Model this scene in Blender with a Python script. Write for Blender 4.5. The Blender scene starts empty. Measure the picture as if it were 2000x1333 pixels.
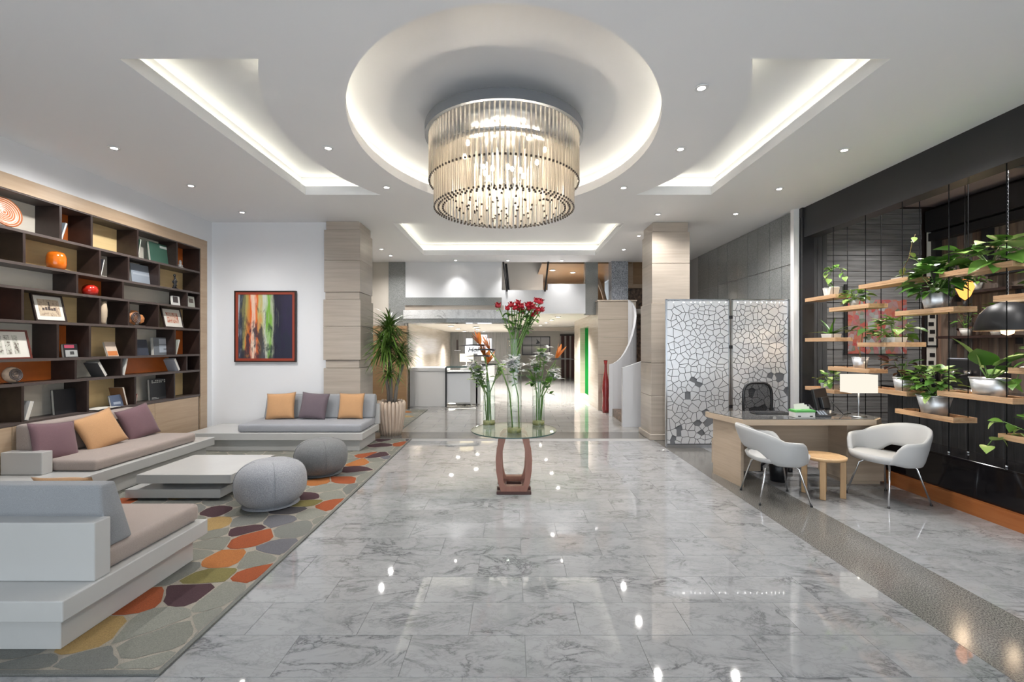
import bpy, bmesh, math, random
from mathutils import Matrix, Vector, Euler
random.seed(7)
R = math.radians
scene = bpy.context.scene
COL = scene.collection

# ------------------------------------------------------------------ camera
FPX, EYE, VX, VY = 880.0, 1.55, 1000.0, 675.0
cam_d = bpy.data.cameras.new('camera'); cam = bpy.data.objects.new('camera', cam_d); COL.objects.link(cam)
cam.location = (0, 0, EYE); cam.rotation_euler = (R(90), 0, 0)
cam_d.sensor_width = 36.0; cam_d.lens = 36.0 * FPX / 2000.0
cam_d.shift_y = (VY - 666.5) / 2000.0
cam_d.clip_start = 0.05; cam_d.clip_end = 200
scene.camera = cam

# ------------------------------------------------------------------ world, daylight through the front windows, exposure
world = bpy.data.worlds.new('world'); scene.world = world; world.use_nodes = True
bg = world.node_tree.nodes['Background']; bg.inputs[0].default_value = (0.85, 0.93, 1.0, 1); bg.inputs[1].default_value = 1.45
por_d = bpy.data.lights.new('window_portal', 'AREA'); por_d.shape = 'RECTANGLE'; por_d.size = 12.0; por_d.size_y = 3.2
por = bpy.data.objects.new('window_portal', por_d); COL.objects.link(por)
por.location = (1.0, -2.36, 1.65); por.rotation_euler = (R(90), 0, 0); por_d.cycles.is_portal = True
vs = scene.view_settings; vs.view_transform = 'Standard'; vs.look = 'None'; vs.gamma = 1; vs.use_curve_mapping = False
vs.exposure = 1.06
cy = scene.cycles
cy.max_bounces = 5; cy.diffuse_bounces = 3; cy.glossy_bounces = 3; cy.transmission_bounces = 2; cy.transparent_max_bounces = 10
cy.use_adaptive_sampling = True; cy.adaptive_threshold = 0.09; cy.adaptive_min_samples = 16
cy.caustics_reflective = False; cy.caustics_refractive = False; cy.sample_clamp_indirect = 6.0
cy.use_denoising = True

# ------------------------------------------------------------------ helpers
def PX(x, y, Y):            # a photo pixel at depth Y
    return Vector(((x - VX) * Y / FPX, Y, EYE + (VY - y) * Y / FPX))
def YX(x, X):               # depth of a photo column on the plane X
    return FPX * X / (x - VX)
WM = {}
def link(ob, parent=None, local=False):
    COL.objects.link(ob)
    basis = Matrix.LocRotScale(ob.location, ob.rotation_euler, ob.scale)
    if parent is not None:
        ob.parent = parent
        if local: WM[ob] = WM[parent] @ basis
        else:
            ob.matrix_parent_inverse = WM[parent].inverted(); WM[ob] = basis
    else: WM[ob] = basis
    return ob
def tag(o, label=None, cat=None, group=None, kind=None):
    if label: o['label'] = label
    if cat: o['category'] = cat
    if group: o['group'] = group
    if kind: o['kind'] = kind
    return o
def thing(name, label, cat, loc=(0, 0, 0), rz=0, group=None, kind=None):
    o = bpy.data.objects.new(name, None); o.location = loc; o.rotation_euler = (0, 0, rz); o.empty_display_size = 0.1
    link(o); return tag(o, label, cat, group, kind)
def mk(name, verts, faces, mat, parent=None, smooth=False, local=False, loc=None, rot=None, mats=None, fm=None, autos=None):
    me = bpy.data.meshes.new(name); me.from_pydata([tuple(v) for v in verts], [], faces); me.validate()
    for m in (mats or [mat]): me.materials.append(m)
    if fm:
        for p, i in zip(me.polygons, fm): p.material_index = i
    if smooth: me.shade_smooth()
    ob = bpy.data.objects.new(name, me)
    if loc is not None: ob.location = loc
    if rot is not None: ob.rotation_euler = rot
    return link(ob, parent, local)
def inst(name, me, parent, loc=(0, 0, 0), rot=(0, 0, 0), scale=(1, 1, 1), local=False):
    ob = bpy.data.objects.new(name, me); ob.location = loc; ob.rotation_euler = rot; ob.scale = scale
    return link(ob, parent, local)
def bm_mesh(name, bm, mat, smooth=False):
    bmesh.ops.recalc_face_normals(bm, faces=bm.faces[:])
    me = bpy.data.meshes.new(name); bm.to_mesh(me); bm.free()
    for m in (mat if isinstance(mat, (list, tuple)) else [mat]): me.materials.append(m)
    if smooth: me.shade_smooth()
    return me
def bm_box(x0, x1, y0, y1, z0, z1, bev=0, seg=2):
    bm = bmesh.new()
    bmesh.ops.create_cube(bm, size=1)
    for v in bm.verts:
        v.co = Vector((x0 + (v.co.x + .5) * (x1 - x0), y0 + (v.co.y + .5) * (y1 - y0), z0 + (v.co.z + .5) * (z1 - z0)))
    if bev: bmesh.ops.bevel(bm, geom=bm.edges[:], offset=bev, segments=seg, profile=.5, affect='EDGES')
    return bm
def box(name, x0, x1, y0, y1, z0, z1, mat, parent=None, bev=0, seg=2, local=False, loc=None, rot=None, smooth=False):
    me = bm_mesh(name, bm_box(x0, x1, y0, y1, z0, z1, bev, seg), mat, smooth)
    ob = bpy.data.objects.new(name, me)
    if loc is not None: ob.location = loc
    if rot is not None: ob.rotation_euler = rot
    return link(ob, parent, local)
def struct(ob): ob['kind'] = 'structure'; return ob
def lathe_data(profile, seg=24, cx=0, cy=0, sx=1, sy=1, closed=False):
    vs_, fs = [], []; n = len(profile)
    for i in range(seg):
        a = 2 * math.pi * i / seg
        for r, z in profile: vs_.append((cx + r * math.cos(a) * sx, cy + r * math.sin(a) * sy, z))
    for i in range(seg):
        j = (i + 1) % seg
        for k in range(n - 1 + (1 if closed else 0)):
            k2 = (k + 1) % n
            fs.append((i * n + k, j * n + k, j * n + k2, i * n + k2))
    return vs_, fs
def lathe(name, profile, mat, parent=None, c=(0, 0), seg=24, sx=1, sy=1, smooth=True, local=False, loc=None, rot=None, closed=False, cap=True):
    v, f = lathe_data(profile, seg, c[0], c[1], sx, sy, closed); n = len(profile)
    if cap and not closed:
        if profile[0][0] > 1e-4: f.append(tuple(i * n for i in range(seg))[::-1])
        if profile[-1][0] > 1e-4: f.append(tuple(i * n + n - 1 for i in range(seg)))
    return mk(name, v, f, mat, parent, smooth, local, loc, rot)
def tube_data(pts, r, seg=6, closed=False):
    pts = [Vector(p) for p in pts]; n = len(pts); vs_, fs = [], []
    rr = r if isinstance(r, (list, tuple)) else [r] * n
    prev = None
    for i in range(n):
        if closed: t = pts[(i + 1) % n] - pts[i - 1]
        else: t = pts[min(i + 1, n - 1)] - pts[max(i - 1, 0)]
        t.normalize()
        if prev is None:
            u = t.orthogonal().normalized()
        else:
            u = (prev - t * prev.dot(t)); u = u.normalized() if u.length > 1e-6 else t.orthogonal().normalized()
        prev = u; w = t.cross(u)
        for k in range(seg):
            a = 2 * math.pi * k / seg
            vs_.append(pts[i] + (u * math.cos(a) + w * math.sin(a)) * rr[i])
    for i in range(n if closed else n - 1):
        j = (i + 1) % n
        for k in range(seg):
            l = (k + 1) % seg
            fs.append((i * seg + k, i * seg + l, j * seg + l, j * seg + k))
    if not closed:
        fs.append(tuple(range(seg))[::-1]); fs.append(tuple((n - 1) * seg + k for k in range(seg)))
    return vs_, fs
def tube(name, pts, r, mat, parent=None, seg=6, closed=False, local=False, smooth=True, loc=None, rot=None):
    v, f = tube_data(pts, r, seg, closed)
    return mk(name, v, f, mat, parent, smooth, local, loc, rot)
def prism(name, pts, z0, z1, mat, parent=None, local=False, loc=None, rot=None):   # extrude an xy outline
    n = len(pts); v = [(p[0], p[1], z0) for p in pts] + [(p[0], p[1], z1) for p in pts]
    f = [tuple(range(n))[::-1], tuple(range(n, 2 * n))] + [(i, (i + 1) % n, n + (i + 1) % n, n + i) for i in range(n)]
    return mk(name, v, f, mat, parent, False, local, loc, rot)
def clip_poly(poly, px, py, nx, ny):         # keep the side where (p - P).n <= 0
    out = []; n = len(poly)
    for i in range(n):
        a, b = poly[i], poly[(i + 1) % n]
        da = (a[0] - px) * nx + (a[1] - py) * ny; db = (b[0] - px) * nx + (b[1] - py) * ny
        if da <= 0: out.append(a)
        if (da < 0 < db) or (db < 0 < da):
            t = da / (da - db); out.append((a[0] + t * (b[0] - a[0]), a[1] + t * (b[1] - a[1])))
    return out
def voronoi(seeds, x0, x1, y0, y1, inset=0.0):
    cells = []
    for i, s in enumerate(seeds):
        poly = [(x0, y0), (x1, y0), (x1, y1), (x0, y1)]
        near = sorted(((q[0] - s[0]) ** 2 + (q[1] - s[1]) ** 2, k) for k, q in enumerate(seeds) if k != i)[:26]
        for d2, k in near:
            q = seeds[k]; d = math.sqrt(d2)
            if d < 1e-6: continue
            nx, ny = (q[0] - s[0]) / d, (q[1] - s[1]) / d
            mx, my = (s[0] + q[0]) / 2 - nx * inset, (s[1] + q[1]) / 2 - ny * inset
            poly = clip_poly(poly, mx, my, nx, ny)
            if len(poly) < 3: break
        cells.append(poly if len(poly) >= 3 else None)
    return cells

# ------------------------------------------------------------------ materials
class NT:
    def __init__(s, name):
        s.m = bpy.data.materials.new(name); s.m.use_nodes = True; s.t = s.m.node_tree; s.n = s.t.nodes; s.n.clear()
        s.out = s.n.new('ShaderNodeOutputMaterial')
    def add(s, typ, **kw):
        nd = s.n.new('ShaderNode' + typ)
        for k, v in kw.items(): setattr(nd, k, v)
        return nd
    def l(s, a, b): s.t.links.new(a, b)
    def coords(s, scale=(1, 1, 1), rand=False, kind='Object', rot=(0, 0, 0)):
        tc = s.add('TexCoord'); mp = s.add('Mapping'); mp.inputs['Scale'].default_value = scale; mp.inputs['Rotation'].default_value = rot
        s.l(tc.outputs[kind], mp.inputs['Vector'])
        if rand:
            oi = s.add('ObjectInfo'); mu = s.add('Math', operation='MULTIPLY'); mu.inputs[1].default_value = 60
            s.l(oi.outputs['Random'], mu.inputs[0])
            cb = s.add('CombineXYZ'); s.l(mu.outputs[0], cb.inputs[0]); s.l(mu.outputs[0], cb.inputs[1]); s.l(mu.outputs[0], cb.inputs[2])
            s.l(cb.outputs[0], mp.inputs['Location'])
        return mp.outputs[0]
    def noise(s, vec, scale, detail=3, rough=.55, dist=0):
        n = s.add('TexNoise'); n.inputs['Scale'].default_value = scale; n.inputs['Detail'].default_value = detail
        n.inputs['Roughness'].default_value = rough; n.inputs['Distortion'].default_value = dist
        s.l(vec, n.inputs['Vector']); return n
    def ramp(s, fac, stops):
        r = s.add('ValToRGB'); e = r.color_ramp.elements
        while len(e) < len(stops): e.new(.5)
        for el, (p, c) in zip(e, stops): el.position = p; el.color = (*c, 1)
        s.l(fac, r.inputs[0]); return r.outputs[0]
    def mix(s, fac, a, b, blend='MIX'):
        m = s.add('MixRGB', blend_type=blend)
        for inp, v in ((0, fac), (1, a), (2, b)):
            if isinstance(v, (int, float)): m.inputs[inp].default_value = v
            elif isinstance(v, tuple): m.inputs[inp].default_value = (*v, 1)
            else: s.l(v, m.inputs[inp])
        return m.outputs[0]
    def pbr(s, col, rough=.5, metal=0, bump=None, bstr=.2, bdist=.01, coat=0, spec=None):
        p = s.add('BsdfPrincipled')
        if isinstance(col, tuple): p.inputs['Base Color'].default_value = (*col, 1)
        else: s.l(col, p.inputs['Base Color'])
        if isinstance(rough, (int, float)): p.inputs['Roughness'].default_value = rough
        else: s.l(rough, p.inputs['Roughness'])
        p.inputs['Metallic'].default_value = metal
        if coat: p.inputs['Coat Weight'].default_value = coat; p.inputs['Coat Roughness'].default_value = .05
        if spec is not None: p.inputs['Specular IOR Level'].default_value = spec
        if bump is not None:
            b = s.add('Bump'); b.inputs['Strength'].default_value = bstr; b.inputs['Distance'].default_value = bdist
            s.l(bump, b.inputs['Height']); s.l(b.outputs[0], p.inputs['Normal'])
        s.l(p.outputs[0], s.out.inputs[0]); s.p = p; return s.m
def plain(name, col, rough=.5, metal=0, var=0, scale=6, stretch=(1, 1, 1), bump=0, bscale=60, bdist=.01, coat=0, rand=False, col2=None, spec=None):
    t = NT(name); c = col; bn = None
    if var or col2:
        vec = t.coords(stretch, rand); n = t.noise(vec, scale, 4)
        d = col2 or tuple(x * (1 - var) for x in col)
        c = t.ramp(n.outputs['Fac'], [(.35, col), (.65, d)])
    if bump:
        v2 = t.coords((1, 1, 1)); bn = t.noise(v2, bscale, 3).outputs['Fac']
    return t.pbr(c, rough, metal, bn, bump, bdist, coat, spec)
def emit(name, col, strength):
    t = NT(name); e = t.add('Emission'); e.inputs[0].default_value = (*col, 1); e.inputs[1].default_value = strength
    t.l(e.outputs[0], t.out.inputs[0]); return t.m
def thin_glass(name, tint=(.95, .98, .96), refl=.05, fres=1.45):
    t = NT(name); tr = t.add('BsdfTransparent'); tr.inputs[0].default_value = (*tint, 1)
    gl = t.add('BsdfGlossy'); gl.inputs['Roughness'].default_value = .02
    lw = t.add('LayerWeight'); lw.inputs[0].default_value = .5
    pw = t.add('Math', operation='POWER'); pw.inputs[1].default_value = 3.5; t.l(lw.outputs['Facing'], pw.inputs[0])
    ma = t.add('Math', operation='MULTIPLY_ADD'); ma.inputs[1].default_value = .7; ma.inputs[2].default_value = refl; t.l(pw.outputs[0], ma.inputs[0])
    mx = t.add('MixShader'); t.l(ma.outputs[0], mx.inputs[0]); t.l(tr.outputs[0], mx.inputs[1]); t.l(gl.outputs[0], mx.inputs[2])
    t.l(mx.outputs[0], t.out.inputs[0]); return t.m

def marble_mat(name, base, vein, rough=.07, rand=True, vs_=1.0):
    t = NT(name); vec = t.coords((1, 1.9, 1), rand, rot=(0, 0, .45))
    def line(scale, dist, off, w, k):
        n = t.noise(vec, scale, 8, .66, dist); sb = t.add('Math', operation='SUBTRACT'); sb.inputs[1].default_value = off; t.l(n.outputs['Fac'], sb.inputs[0])
        ab = t.add('Math', operation='ABSOLUTE'); t.l(sb.outputs[0], ab.inputs[0]); return t.ramp(ab.outputs[0], [(0, (k, k, k)), (w * .35, (k * .3, k * .3, k * .3)), (w, (0, 0, 0))])
    patch = t.noise(vec, 1.7 * vs_, 3); pm_ = t.ramp(patch.outputs['Fac'], [(.42, (0, 0, 0)), (.62, (1, 1, 1))])
    f1 = t.mix(1.0, line(2.6 * vs_, .7, .5, .055, .85), pm_, 'MULTIPLY'); f2 = line(6 * vs_, .5, .52, .06, .5)
    cloud = t.noise(vec, 3.2, 5, .6); cl = t.ramp(cloud.outputs['Fac'], [(.32, base), (.72, tuple(c * .84 for c in base))])
    sp = t.noise(vec, 38, 3, .7); fs_ = t.ramp(sp.outputs['Fac'], [(.63, (0, 0, 0)), (.72, (.55, .55, .55))])
    c = t.mix(fs_, cl, tuple(x * .55 for x in base)); c = t.mix(f2, c, tuple(x * .6 for x in base)); c = t.mix(f1, c, vein)
    return t.pbr(c, rough, spec=.75)
def banded(name, c1, c2, scale=(1, 1, 14), rough=.4, rand=False, nscale=1.3, coat=0, bump=0):
    t = NT(name); vec = t.coords(scale, rand); n = t.noise(vec, nscale, 5, .6)
    c = t.ramp(n.outputs['Fac'], [(.3, c1), (.7, c2)])
    return t.pbr(c, rough, 0, n.outputs['Fac'] if bump else None, bump, .004, coat)
def speckle(name, c1, c2, scale=160, rough=.2, c3=None):
    t = NT(name); vec = t.coords((1, 1, 1)); n = t.noise(vec, scale, 2, .7); b = t.noise(vec, 1.5, 3)
    c = t.ramp(n.outputs['Fac'], [(.38, c1), (.62, c2)])
    if c3: c = t.mix(t.ramp(b.outputs['Fac'], [(.35, (0, 0, 0)), (.7, (.6, .6, .6))]), c, c3)
    return t.pbr(c, rough)
def fabric(name, c, var=.18, scale=350, rough=.9):
    t = NT(name); vec = t.coords((1, 1, 1)); n = t.noise(vec, scale, 2, .6); b = t.noise(vec, 5, 3)
    col = t.ramp(n.outputs['Fac'], [(.3, tuple(x * (1 - var) for x in c)), (.7, tuple(min(1, x * (1 + var)) for x in c))])
    col = t.mix(t.ramp(b.outputs['Fac'], [(.3, (0, 0, 0)), (.8, (.25, .25, .25))]), col, tuple(x * .8 for x in c))
    m = t.pbr(col, rough, 0, n.outputs['Fac'], .25, .002); t.p.inputs['Sheen Weight'].default_value = .15; return m

MAT = {}
def mat(k): return MAT[k]
MAT['paint_white'] = plain('paint_white', (.80, .80, .80), .55)
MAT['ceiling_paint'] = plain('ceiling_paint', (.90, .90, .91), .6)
MAT['wall_white'] = plain('wall_white', (.78, .79, .81), .6)
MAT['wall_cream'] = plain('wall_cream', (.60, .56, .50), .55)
MAT['marble'] = marble_mat('marble', (.36, .365, .375), (.08, .08, .09), .035)
MAT['marble_warm'] = marble_mat('marble_warm', (.62, .59, .56), (.20, .18, .16))
MAT['marble_wall'] = marble_mat('marble_wall', (.84, .85, .86), (.3, .31, .33), .15, False)
MAT['grout'] = plain('grout', (.36, .36, .36), .6)
MAT['granite'] = speckle('granite', (.06, .06, .06), (.27, .26, .24), 130, .14)
MAT['granite_wall'] = speckle('granite_wall', (.19, .20, .20), (.32, .33, .325), 70, .09, (.22, .23, .225))
MAT['granite_blue'] = speckle('granite_blue', (.16, .18, .21), (.45, .48, .54), 45, .3)
MAT['travertine'] = banded('travertine', (.50, .44, .375), (.39, .335, .28), (.8, .8, 16), .28, True)
MAT['travertine_gloss'] = banded('travertine_gloss', (.56, .49, .41), (.46, .395, .32), (.8, .8, 16), .18, True)
MAT['oak'] = banded('oak', (.52, .39, .27), (.43, .31, .205), (1.2, 1.2, 16), .38, True)
MAT['oak_desk'] = banded('oak_desk', (.52, .415, .31), (.42, .325, .235), (1.2, 1.2, 18), .35, True)
MAT['oak_stool'] = banded('oak_stool', (.56, .37, .20), (.44, .27, .13), (14, 14, 1.2), .4, True)
MAT['shelf_wood'] = banded('shelf_wood', (.66, .43, .25), (.50, .29, .15), (14, 1.2, 14), .5, True)
MAT['brown_panel'] = banded('brown_panel', (.44, .28, .15), (.36, .22, .12), (1.2, 1.2, 14), .3)
MAT['wenge'] = banded('wenge', (.040, .024, .020), (.022, .013, .011), (6, 6, 6), .38, True)
MAT['wenge_edge'] = plain('wenge_edge', (.085, .066, .060), .4)
MAT['back_cream'] = banded('back_cream', (.92, .87, .77), (.86, .81, .70), (1, 1, 12), .5)
MAT['back_yellow'] = banded('back_yellow', (.90, .69, .36), (.80, .59, .29), (1, 1, 12), .5)
MAT['back_orange'] = plain('back_orange', (.78, .20, .04), .35, var=.2, scale=3)
MAT['back_dark'] = plain('back_dark', (.03, .02, .018), .5)
MAT['white_lacquer'] = plain('white_lacquer', (.52, .52, .51), .22, var=.03, scale=4)
MAT['taupe'] = fabric('taupe', (.36, .30, .27))
MAT['grey_fabric'] = fabric('grey_fabric', (.33, .34, .37))
MAT['light_grey_fabric'] = fabric('light_grey_fabric', (.29, .30, .315))
MAT['pillow_orange'] = fabric('pillow_orange', (.55, .31, .15))
MAT['pillow_purple'] = fabric('pillow_purple', (.17, .095, .11))
MAT['pillow_plum'] = fabric('pillow_plum', (.15, .115, .135))
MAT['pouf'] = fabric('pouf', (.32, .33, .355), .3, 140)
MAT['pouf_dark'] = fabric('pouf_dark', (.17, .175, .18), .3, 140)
MAT['black_metal'] = plain('black_metal', (.018, .018, .02), .42, .0)
MAT['black_gloss'] = plain('black_gloss', (.008, .007, .008), .08)
MAT['black_plastic'] = plain('black_plastic', (.015, .015, .017), .35)
MAT['chrome'] = plain('chrome', (.82, .82, .83), .08, 1)
MAT['steel'] = plain('steel', (.55, .57, .60), .28, 1)
MAT['canopy_steel'] = plain('canopy_steel', (.20, .215, .24), .4, .5)
MAT['rod_black'] = plain('rod_black', (.012, .012, .013), .9, spec=.05)
MAT['screen_metal'] = plain('screen_metal', (.74, .75, .77), .33, .5)
MAT['galvanised'] = plain('galvanised', (.80, .81, .82), .42, .85, var=.2, scale=9)
MAT['pot_white'] = plain('pot_white', (.70, .69, .66), .45)
MAT['soil'] = plain('soil', (.05, .035, .025), .9)
MAT['kerb_wood'] = banded('kerb_wood', (.42, .15, .045), (.30, .09, .025), (12, 1, 12), .25)
MAT['table_wood'] = banded('table_wood', (.36, .17, .12), (.26, .11, .08), (10, 10, 1.5), .35)
MAT['table_dark'] = plain('table_dark', (.07, .025, .02), .3)
MAT['chair_white'] = plain('chair_white', (.47, .47, .465), .55, bump=.1, bscale=300, bdist=.002)
MAT['glass'] = thin_glass('glass')
MAT['glass_green'] = thin_glass('glass_green', (.86, .94, .90))
MAT['glass_edge'] = plain('glass_edge', (.05, .10, .09), .1)
MAT['stone_bed'] = plain('stone_bed', (.34, .33, .12), .4, var=.5, scale=40)
MAT['water'] = thin_glass('water', (.96, .98, .98), .01)
MAT['led'] = emit('led', (1.0, .95, .76), 11)
MAT['lens'] = emit('lens', (1.0, .93, .82), 30)
MAT['bulb'] = emit('bulb', (1.0, .90, .72), 40)
MAT['lamp_shade'] = emit('lamp_shade', (1.0, .93, .80), .48)
MAT['amber'] = emit('amber', (1.0, .36, .08), 1.1)
for k_ in ('lens', 'bulb', 'amber'): MAT[k_].cycles.emission_sampling = 'NONE'
MAT['paper'] = plain('paper', (.70, .68, .62), .7)
MAT['stair_white'] = plain('stair_white', (.66, .67, .70), .45)
MAT['red_vase'] = plain('red_vase', (.25, .02, .02), .12, coat=.5)
MAT['green_niche'] = plain('green_niche', (.015, .30, .06), .35)
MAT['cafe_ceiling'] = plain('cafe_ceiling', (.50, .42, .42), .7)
MAT['duct'] = plain('duct', (.25, .27, .30), .4, .6)
MAT['trunk'] = banded('trunk', (.30, .27, .24), (.16, .14, .12), (10, 10, 2), .8)
MAT['drift'] = banded('drift', (.66, .55, .45), (.45, .34, .26), (20, 20, 1.2), .6, True)
MAT['mosaic_dark'] = plain('mosaic_dark', (.03, .02, .015), .35, col2=(.25, .15, .09), scale=14)
MAT['mirror_brown'] = plain('mirror_brown', (.30, .19, .13), .12, var=.4, scale=2)

def leaf_mat(name, a, b, rough=.35):
    t = NT(name); oi = t.add('ObjectInfo'); c = t.ramp(oi.outputs['Random'], [(0, a), (1, b)])
    m = t.pbr(c, rough); return m
MAT['leaf'] = leaf_mat('leaf', (.06, .17, .025), (.18, .36, .06))
MAT['leaf_dark'] = leaf_mat('leaf_dark', (.025, .085, .015), (.09, .20, .04))
MAT['leaf_bright'] = leaf_mat('leaf_bright', (.22, .38, .07), (.45, .56, .20))
MAT['leaf_red'] = leaf_mat('leaf_red', (.06, .02, .02), (.14, .08, .04))
MAT['dracaena'] = leaf_mat('dracaena', (.05, .12, .02), (.17, .28, .05))
MAT['stem'] = plain('stem', (.16, .28, .07), .5)
MAT['stem_brown'] = plain('stem_brown', (.30, .20, .09), .6)
MAT['petal_red'] = leaf_mat('petal_red', (.32, .004, .015), (.52, .012, .03), .5)
def petal_mat():
    t = NT('petal_white'); d = t.add('BsdfDiffuse'); d.inputs[0].default_value = (.86, .85, .86, 1); tl = t.add('BsdfTranslucent'); tl.inputs[0].default_value = (.86, .86, .84, 1)
    m = t.add('MixShader'); m.inputs[0].default_value = .45; t.l(d.outputs[0], m.inputs[1]); t.l(tl.outputs[0], m.inputs[2]); t.l(m.outputs[0], t.out.inputs[0]); return t.m
MAT['petal_white'] = petal_mat()
MAT['petal_orange'] = leaf_mat('petal_orange', (.55, .16, .02), (.75, .27, .04), .45)
MAT['bract'] = leaf_mat('bract', (.05, .06, .05), (.10, .08, .10), .4)

# ================================================================== SETTING
CZ = 3.58                       # main ceiling
YF, YB = -2.3, 11.0             # glazed front behind the camera, end of the lobby ceiling
XL, XR = -4.95, 4.25
floor = struct(box('floor', -5.5, 7.0, YF - .1, 22.4, -.12, -.004, mat('grout')))
tile_me = {}
def tile(x0, x1, y0, y1, m):
    key = (round(x1 - x0, 3), round(y1 - y0, 3), m)
    if key not in tile_me:
        w, d = (x1 - x0) / 2 - .0009, (y1 - y0) / 2 - .0009
        tile_me[key] = bm_mesh('floor_tile', bm_box(-w, w, -d, d, -.004, 0, .0008, 1), mat(m))
    return inst('floor_tile', tile_me[key], floor, ((x0 + x1) / 2, (y0 + y1) / 2, 0))
ROW = .305
for k in range(-3, 17):
    y0, y1 = 2.409 + ROW * (k - 1), min(2.409 + ROW * k, 7.5)
    off = .0675 if (k % 2 == 0) else -.2325
    for (xa, xb, m) in ((-1.65, 2.32, 'marble'), (2.88, 4.24, 'marble')):
        j = math.floor((xa - off) / .6)
        while off + .6 * j < xb - .01:
            a, b = max(xa, off + .6 * j), min(xb, off + .6 * (j + 1))
            if b - a > .03: tile(a, b, y0, y1, m)
            j += 1
# far marble, where single tiles can no longer be told apart
def far_marble():
    t = NT('far_marble'); vec = t.coords((1, 1, 1)); n = t.noise(vec, 1.6, 6, .62, 1.5)
    c = t.ramp(n.outputs['Fac'], [(.3, (.40, .39, .37)), (.55, (.35, .34, .32)), (.75, (.27, .26, .25))])
    br = t.add('TexBrick'); t.l(vec, br.inputs['Vector'])
    br.inputs['Scale'].default_value = 1; br.inputs['Brick Width'].default_value = .6; br.inputs['Row Height'].default_value = ROW
    br.inputs['Mortar Size'].default_value = .003; br.inputs['Color1'].default_value = (1, 1, 1, 1); br.inputs['Color2'].default_value = (.93, .93, .93, 1)
    br.inputs['Mortar'].default_value = (.6, .6, .6, 1)
    c = t.mix(1.0, c, br.outputs['Color'], 'MULTIPLY'); return t.pbr(c, .035, spec=.75)
MAT['far_marble'] = far_marble()
o = box('far_tiles', -3.6, 4.24, 8.05, 22.3, -.004, 0, mat('far_marble'), floor); o['kind'] = 'stuff'
o = box('far_tiles', 2.88, 4.24, 7.5, 8.05, -.004, 0, mat('far_marble'), floor); o['kind'] = 'stuff'
o = box('near_tiles', -1.65, 2.32, YF, 1.189, -.004, 0, mat('far_marble'), floor); o['kind'] = 'stuff'
o = box('near_tiles', 2.88, 4.24, YF, 1.189, -.004, 0, mat('far_marble'), floor); o['kind'] = 'stuff'
box('granite_strip', 2.321, 2.879, YF, 8.05, -.004, 0, mat('granite'), floor)
box('granite_strip', -3.6, 2.32, 7.501, 8.049, -.004, 0, mat('granite'), floor)
box('marble_border', -5.2, -1.651, 2.05, 2.108, -.004, 0, mat('marble'), floor)
MAT['cafe_floor'] = banded('cafe_floor', (.10, .07, .05), (.05, .035, .025), (6, 1, 1), .4)
box('cafe_floor', 4.5, 6.9, YF, 7.1, -.004, 0, mat('cafe_floor'), floor)

# ---- ceiling with recessed coves
ceil_holes = []
OC = (-.07, 4.615)
oval = [(OC[0] + 1.47 * math.cos(a), OC[1] + 1.943 * math.sin(a)) for a in [2 * math.pi * i / 72 for i in range(72)]]
def arc_x(y, sgn, g=0):
    a, b = 2.15 - g, 2.43 - g * .3
    return -.05 + sgn * a * math.sqrt(max(0, 1 - ((y - 4.61) / b) ** 2))
def tray(sgn, g=0):             # outline of a side tray, grown by g
    xo = -.05 + sgn * (2.73 + g); y0, y1 = 3.19 - g, 6.07 + g
    pts = [(xo, y0), (xo, y1)]
    for i in range(17):
        y = y1 + (y0 - y1) * i / 16
        pts.append((arc_x(y, sgn, g), y))
    return pts
rect = lambda g: [(-1.98 - g, 7.5 - g), (1.87 + g, 7.5 - g), (1.87 + g, 10.15 + g), (-1.98 - g, 10.15 + g)]
grow_oval = lambda g: [(OC[0] + (1.47 + g) * math.cos(a), OC[1] + (1.943 + g) * math.sin(a)) for a in [2 * math.pi * i / 72 for i in range(72)]]
loops = [grow_oval, lambda g: tray(-1, g), lambda g: tray(1, g), rect]
bm = bmesh.new(); edges = []
def loop_edges(pts, z):
    vs_ = [bm.verts.new((p[0], p[1], z)) for p in pts]
    for i in range(len(vs_)): edges.append(bm.edges.new((vs_[i], vs_[(i + 1) % len(vs_)])))
loop_edges([(-5.45, YF), (4.5, YF), (4.5, 6.7), (4.45, 6.7), (4.45, YB), (-5.45, YB)], CZ)
for lf in loops: loop_edges(lf(0), CZ)
bmesh.ops.triangle_fill(bm, use_beauty=True, use_dissolve=False, edges=edges, normal=(0, 0, -1))
for f in bm.faces:
    if f.normal.z > 0: f.normal_flip()
me = bpy.data.meshes.new('ceiling'); bm.to_mesh(me); bm.free(); me.materials.append(mat('ceiling_paint'))
ceiling = bpy.data.objects.new('ceiling', me); link(ceiling); struct(ceiling)
RZ = 3.86
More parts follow.
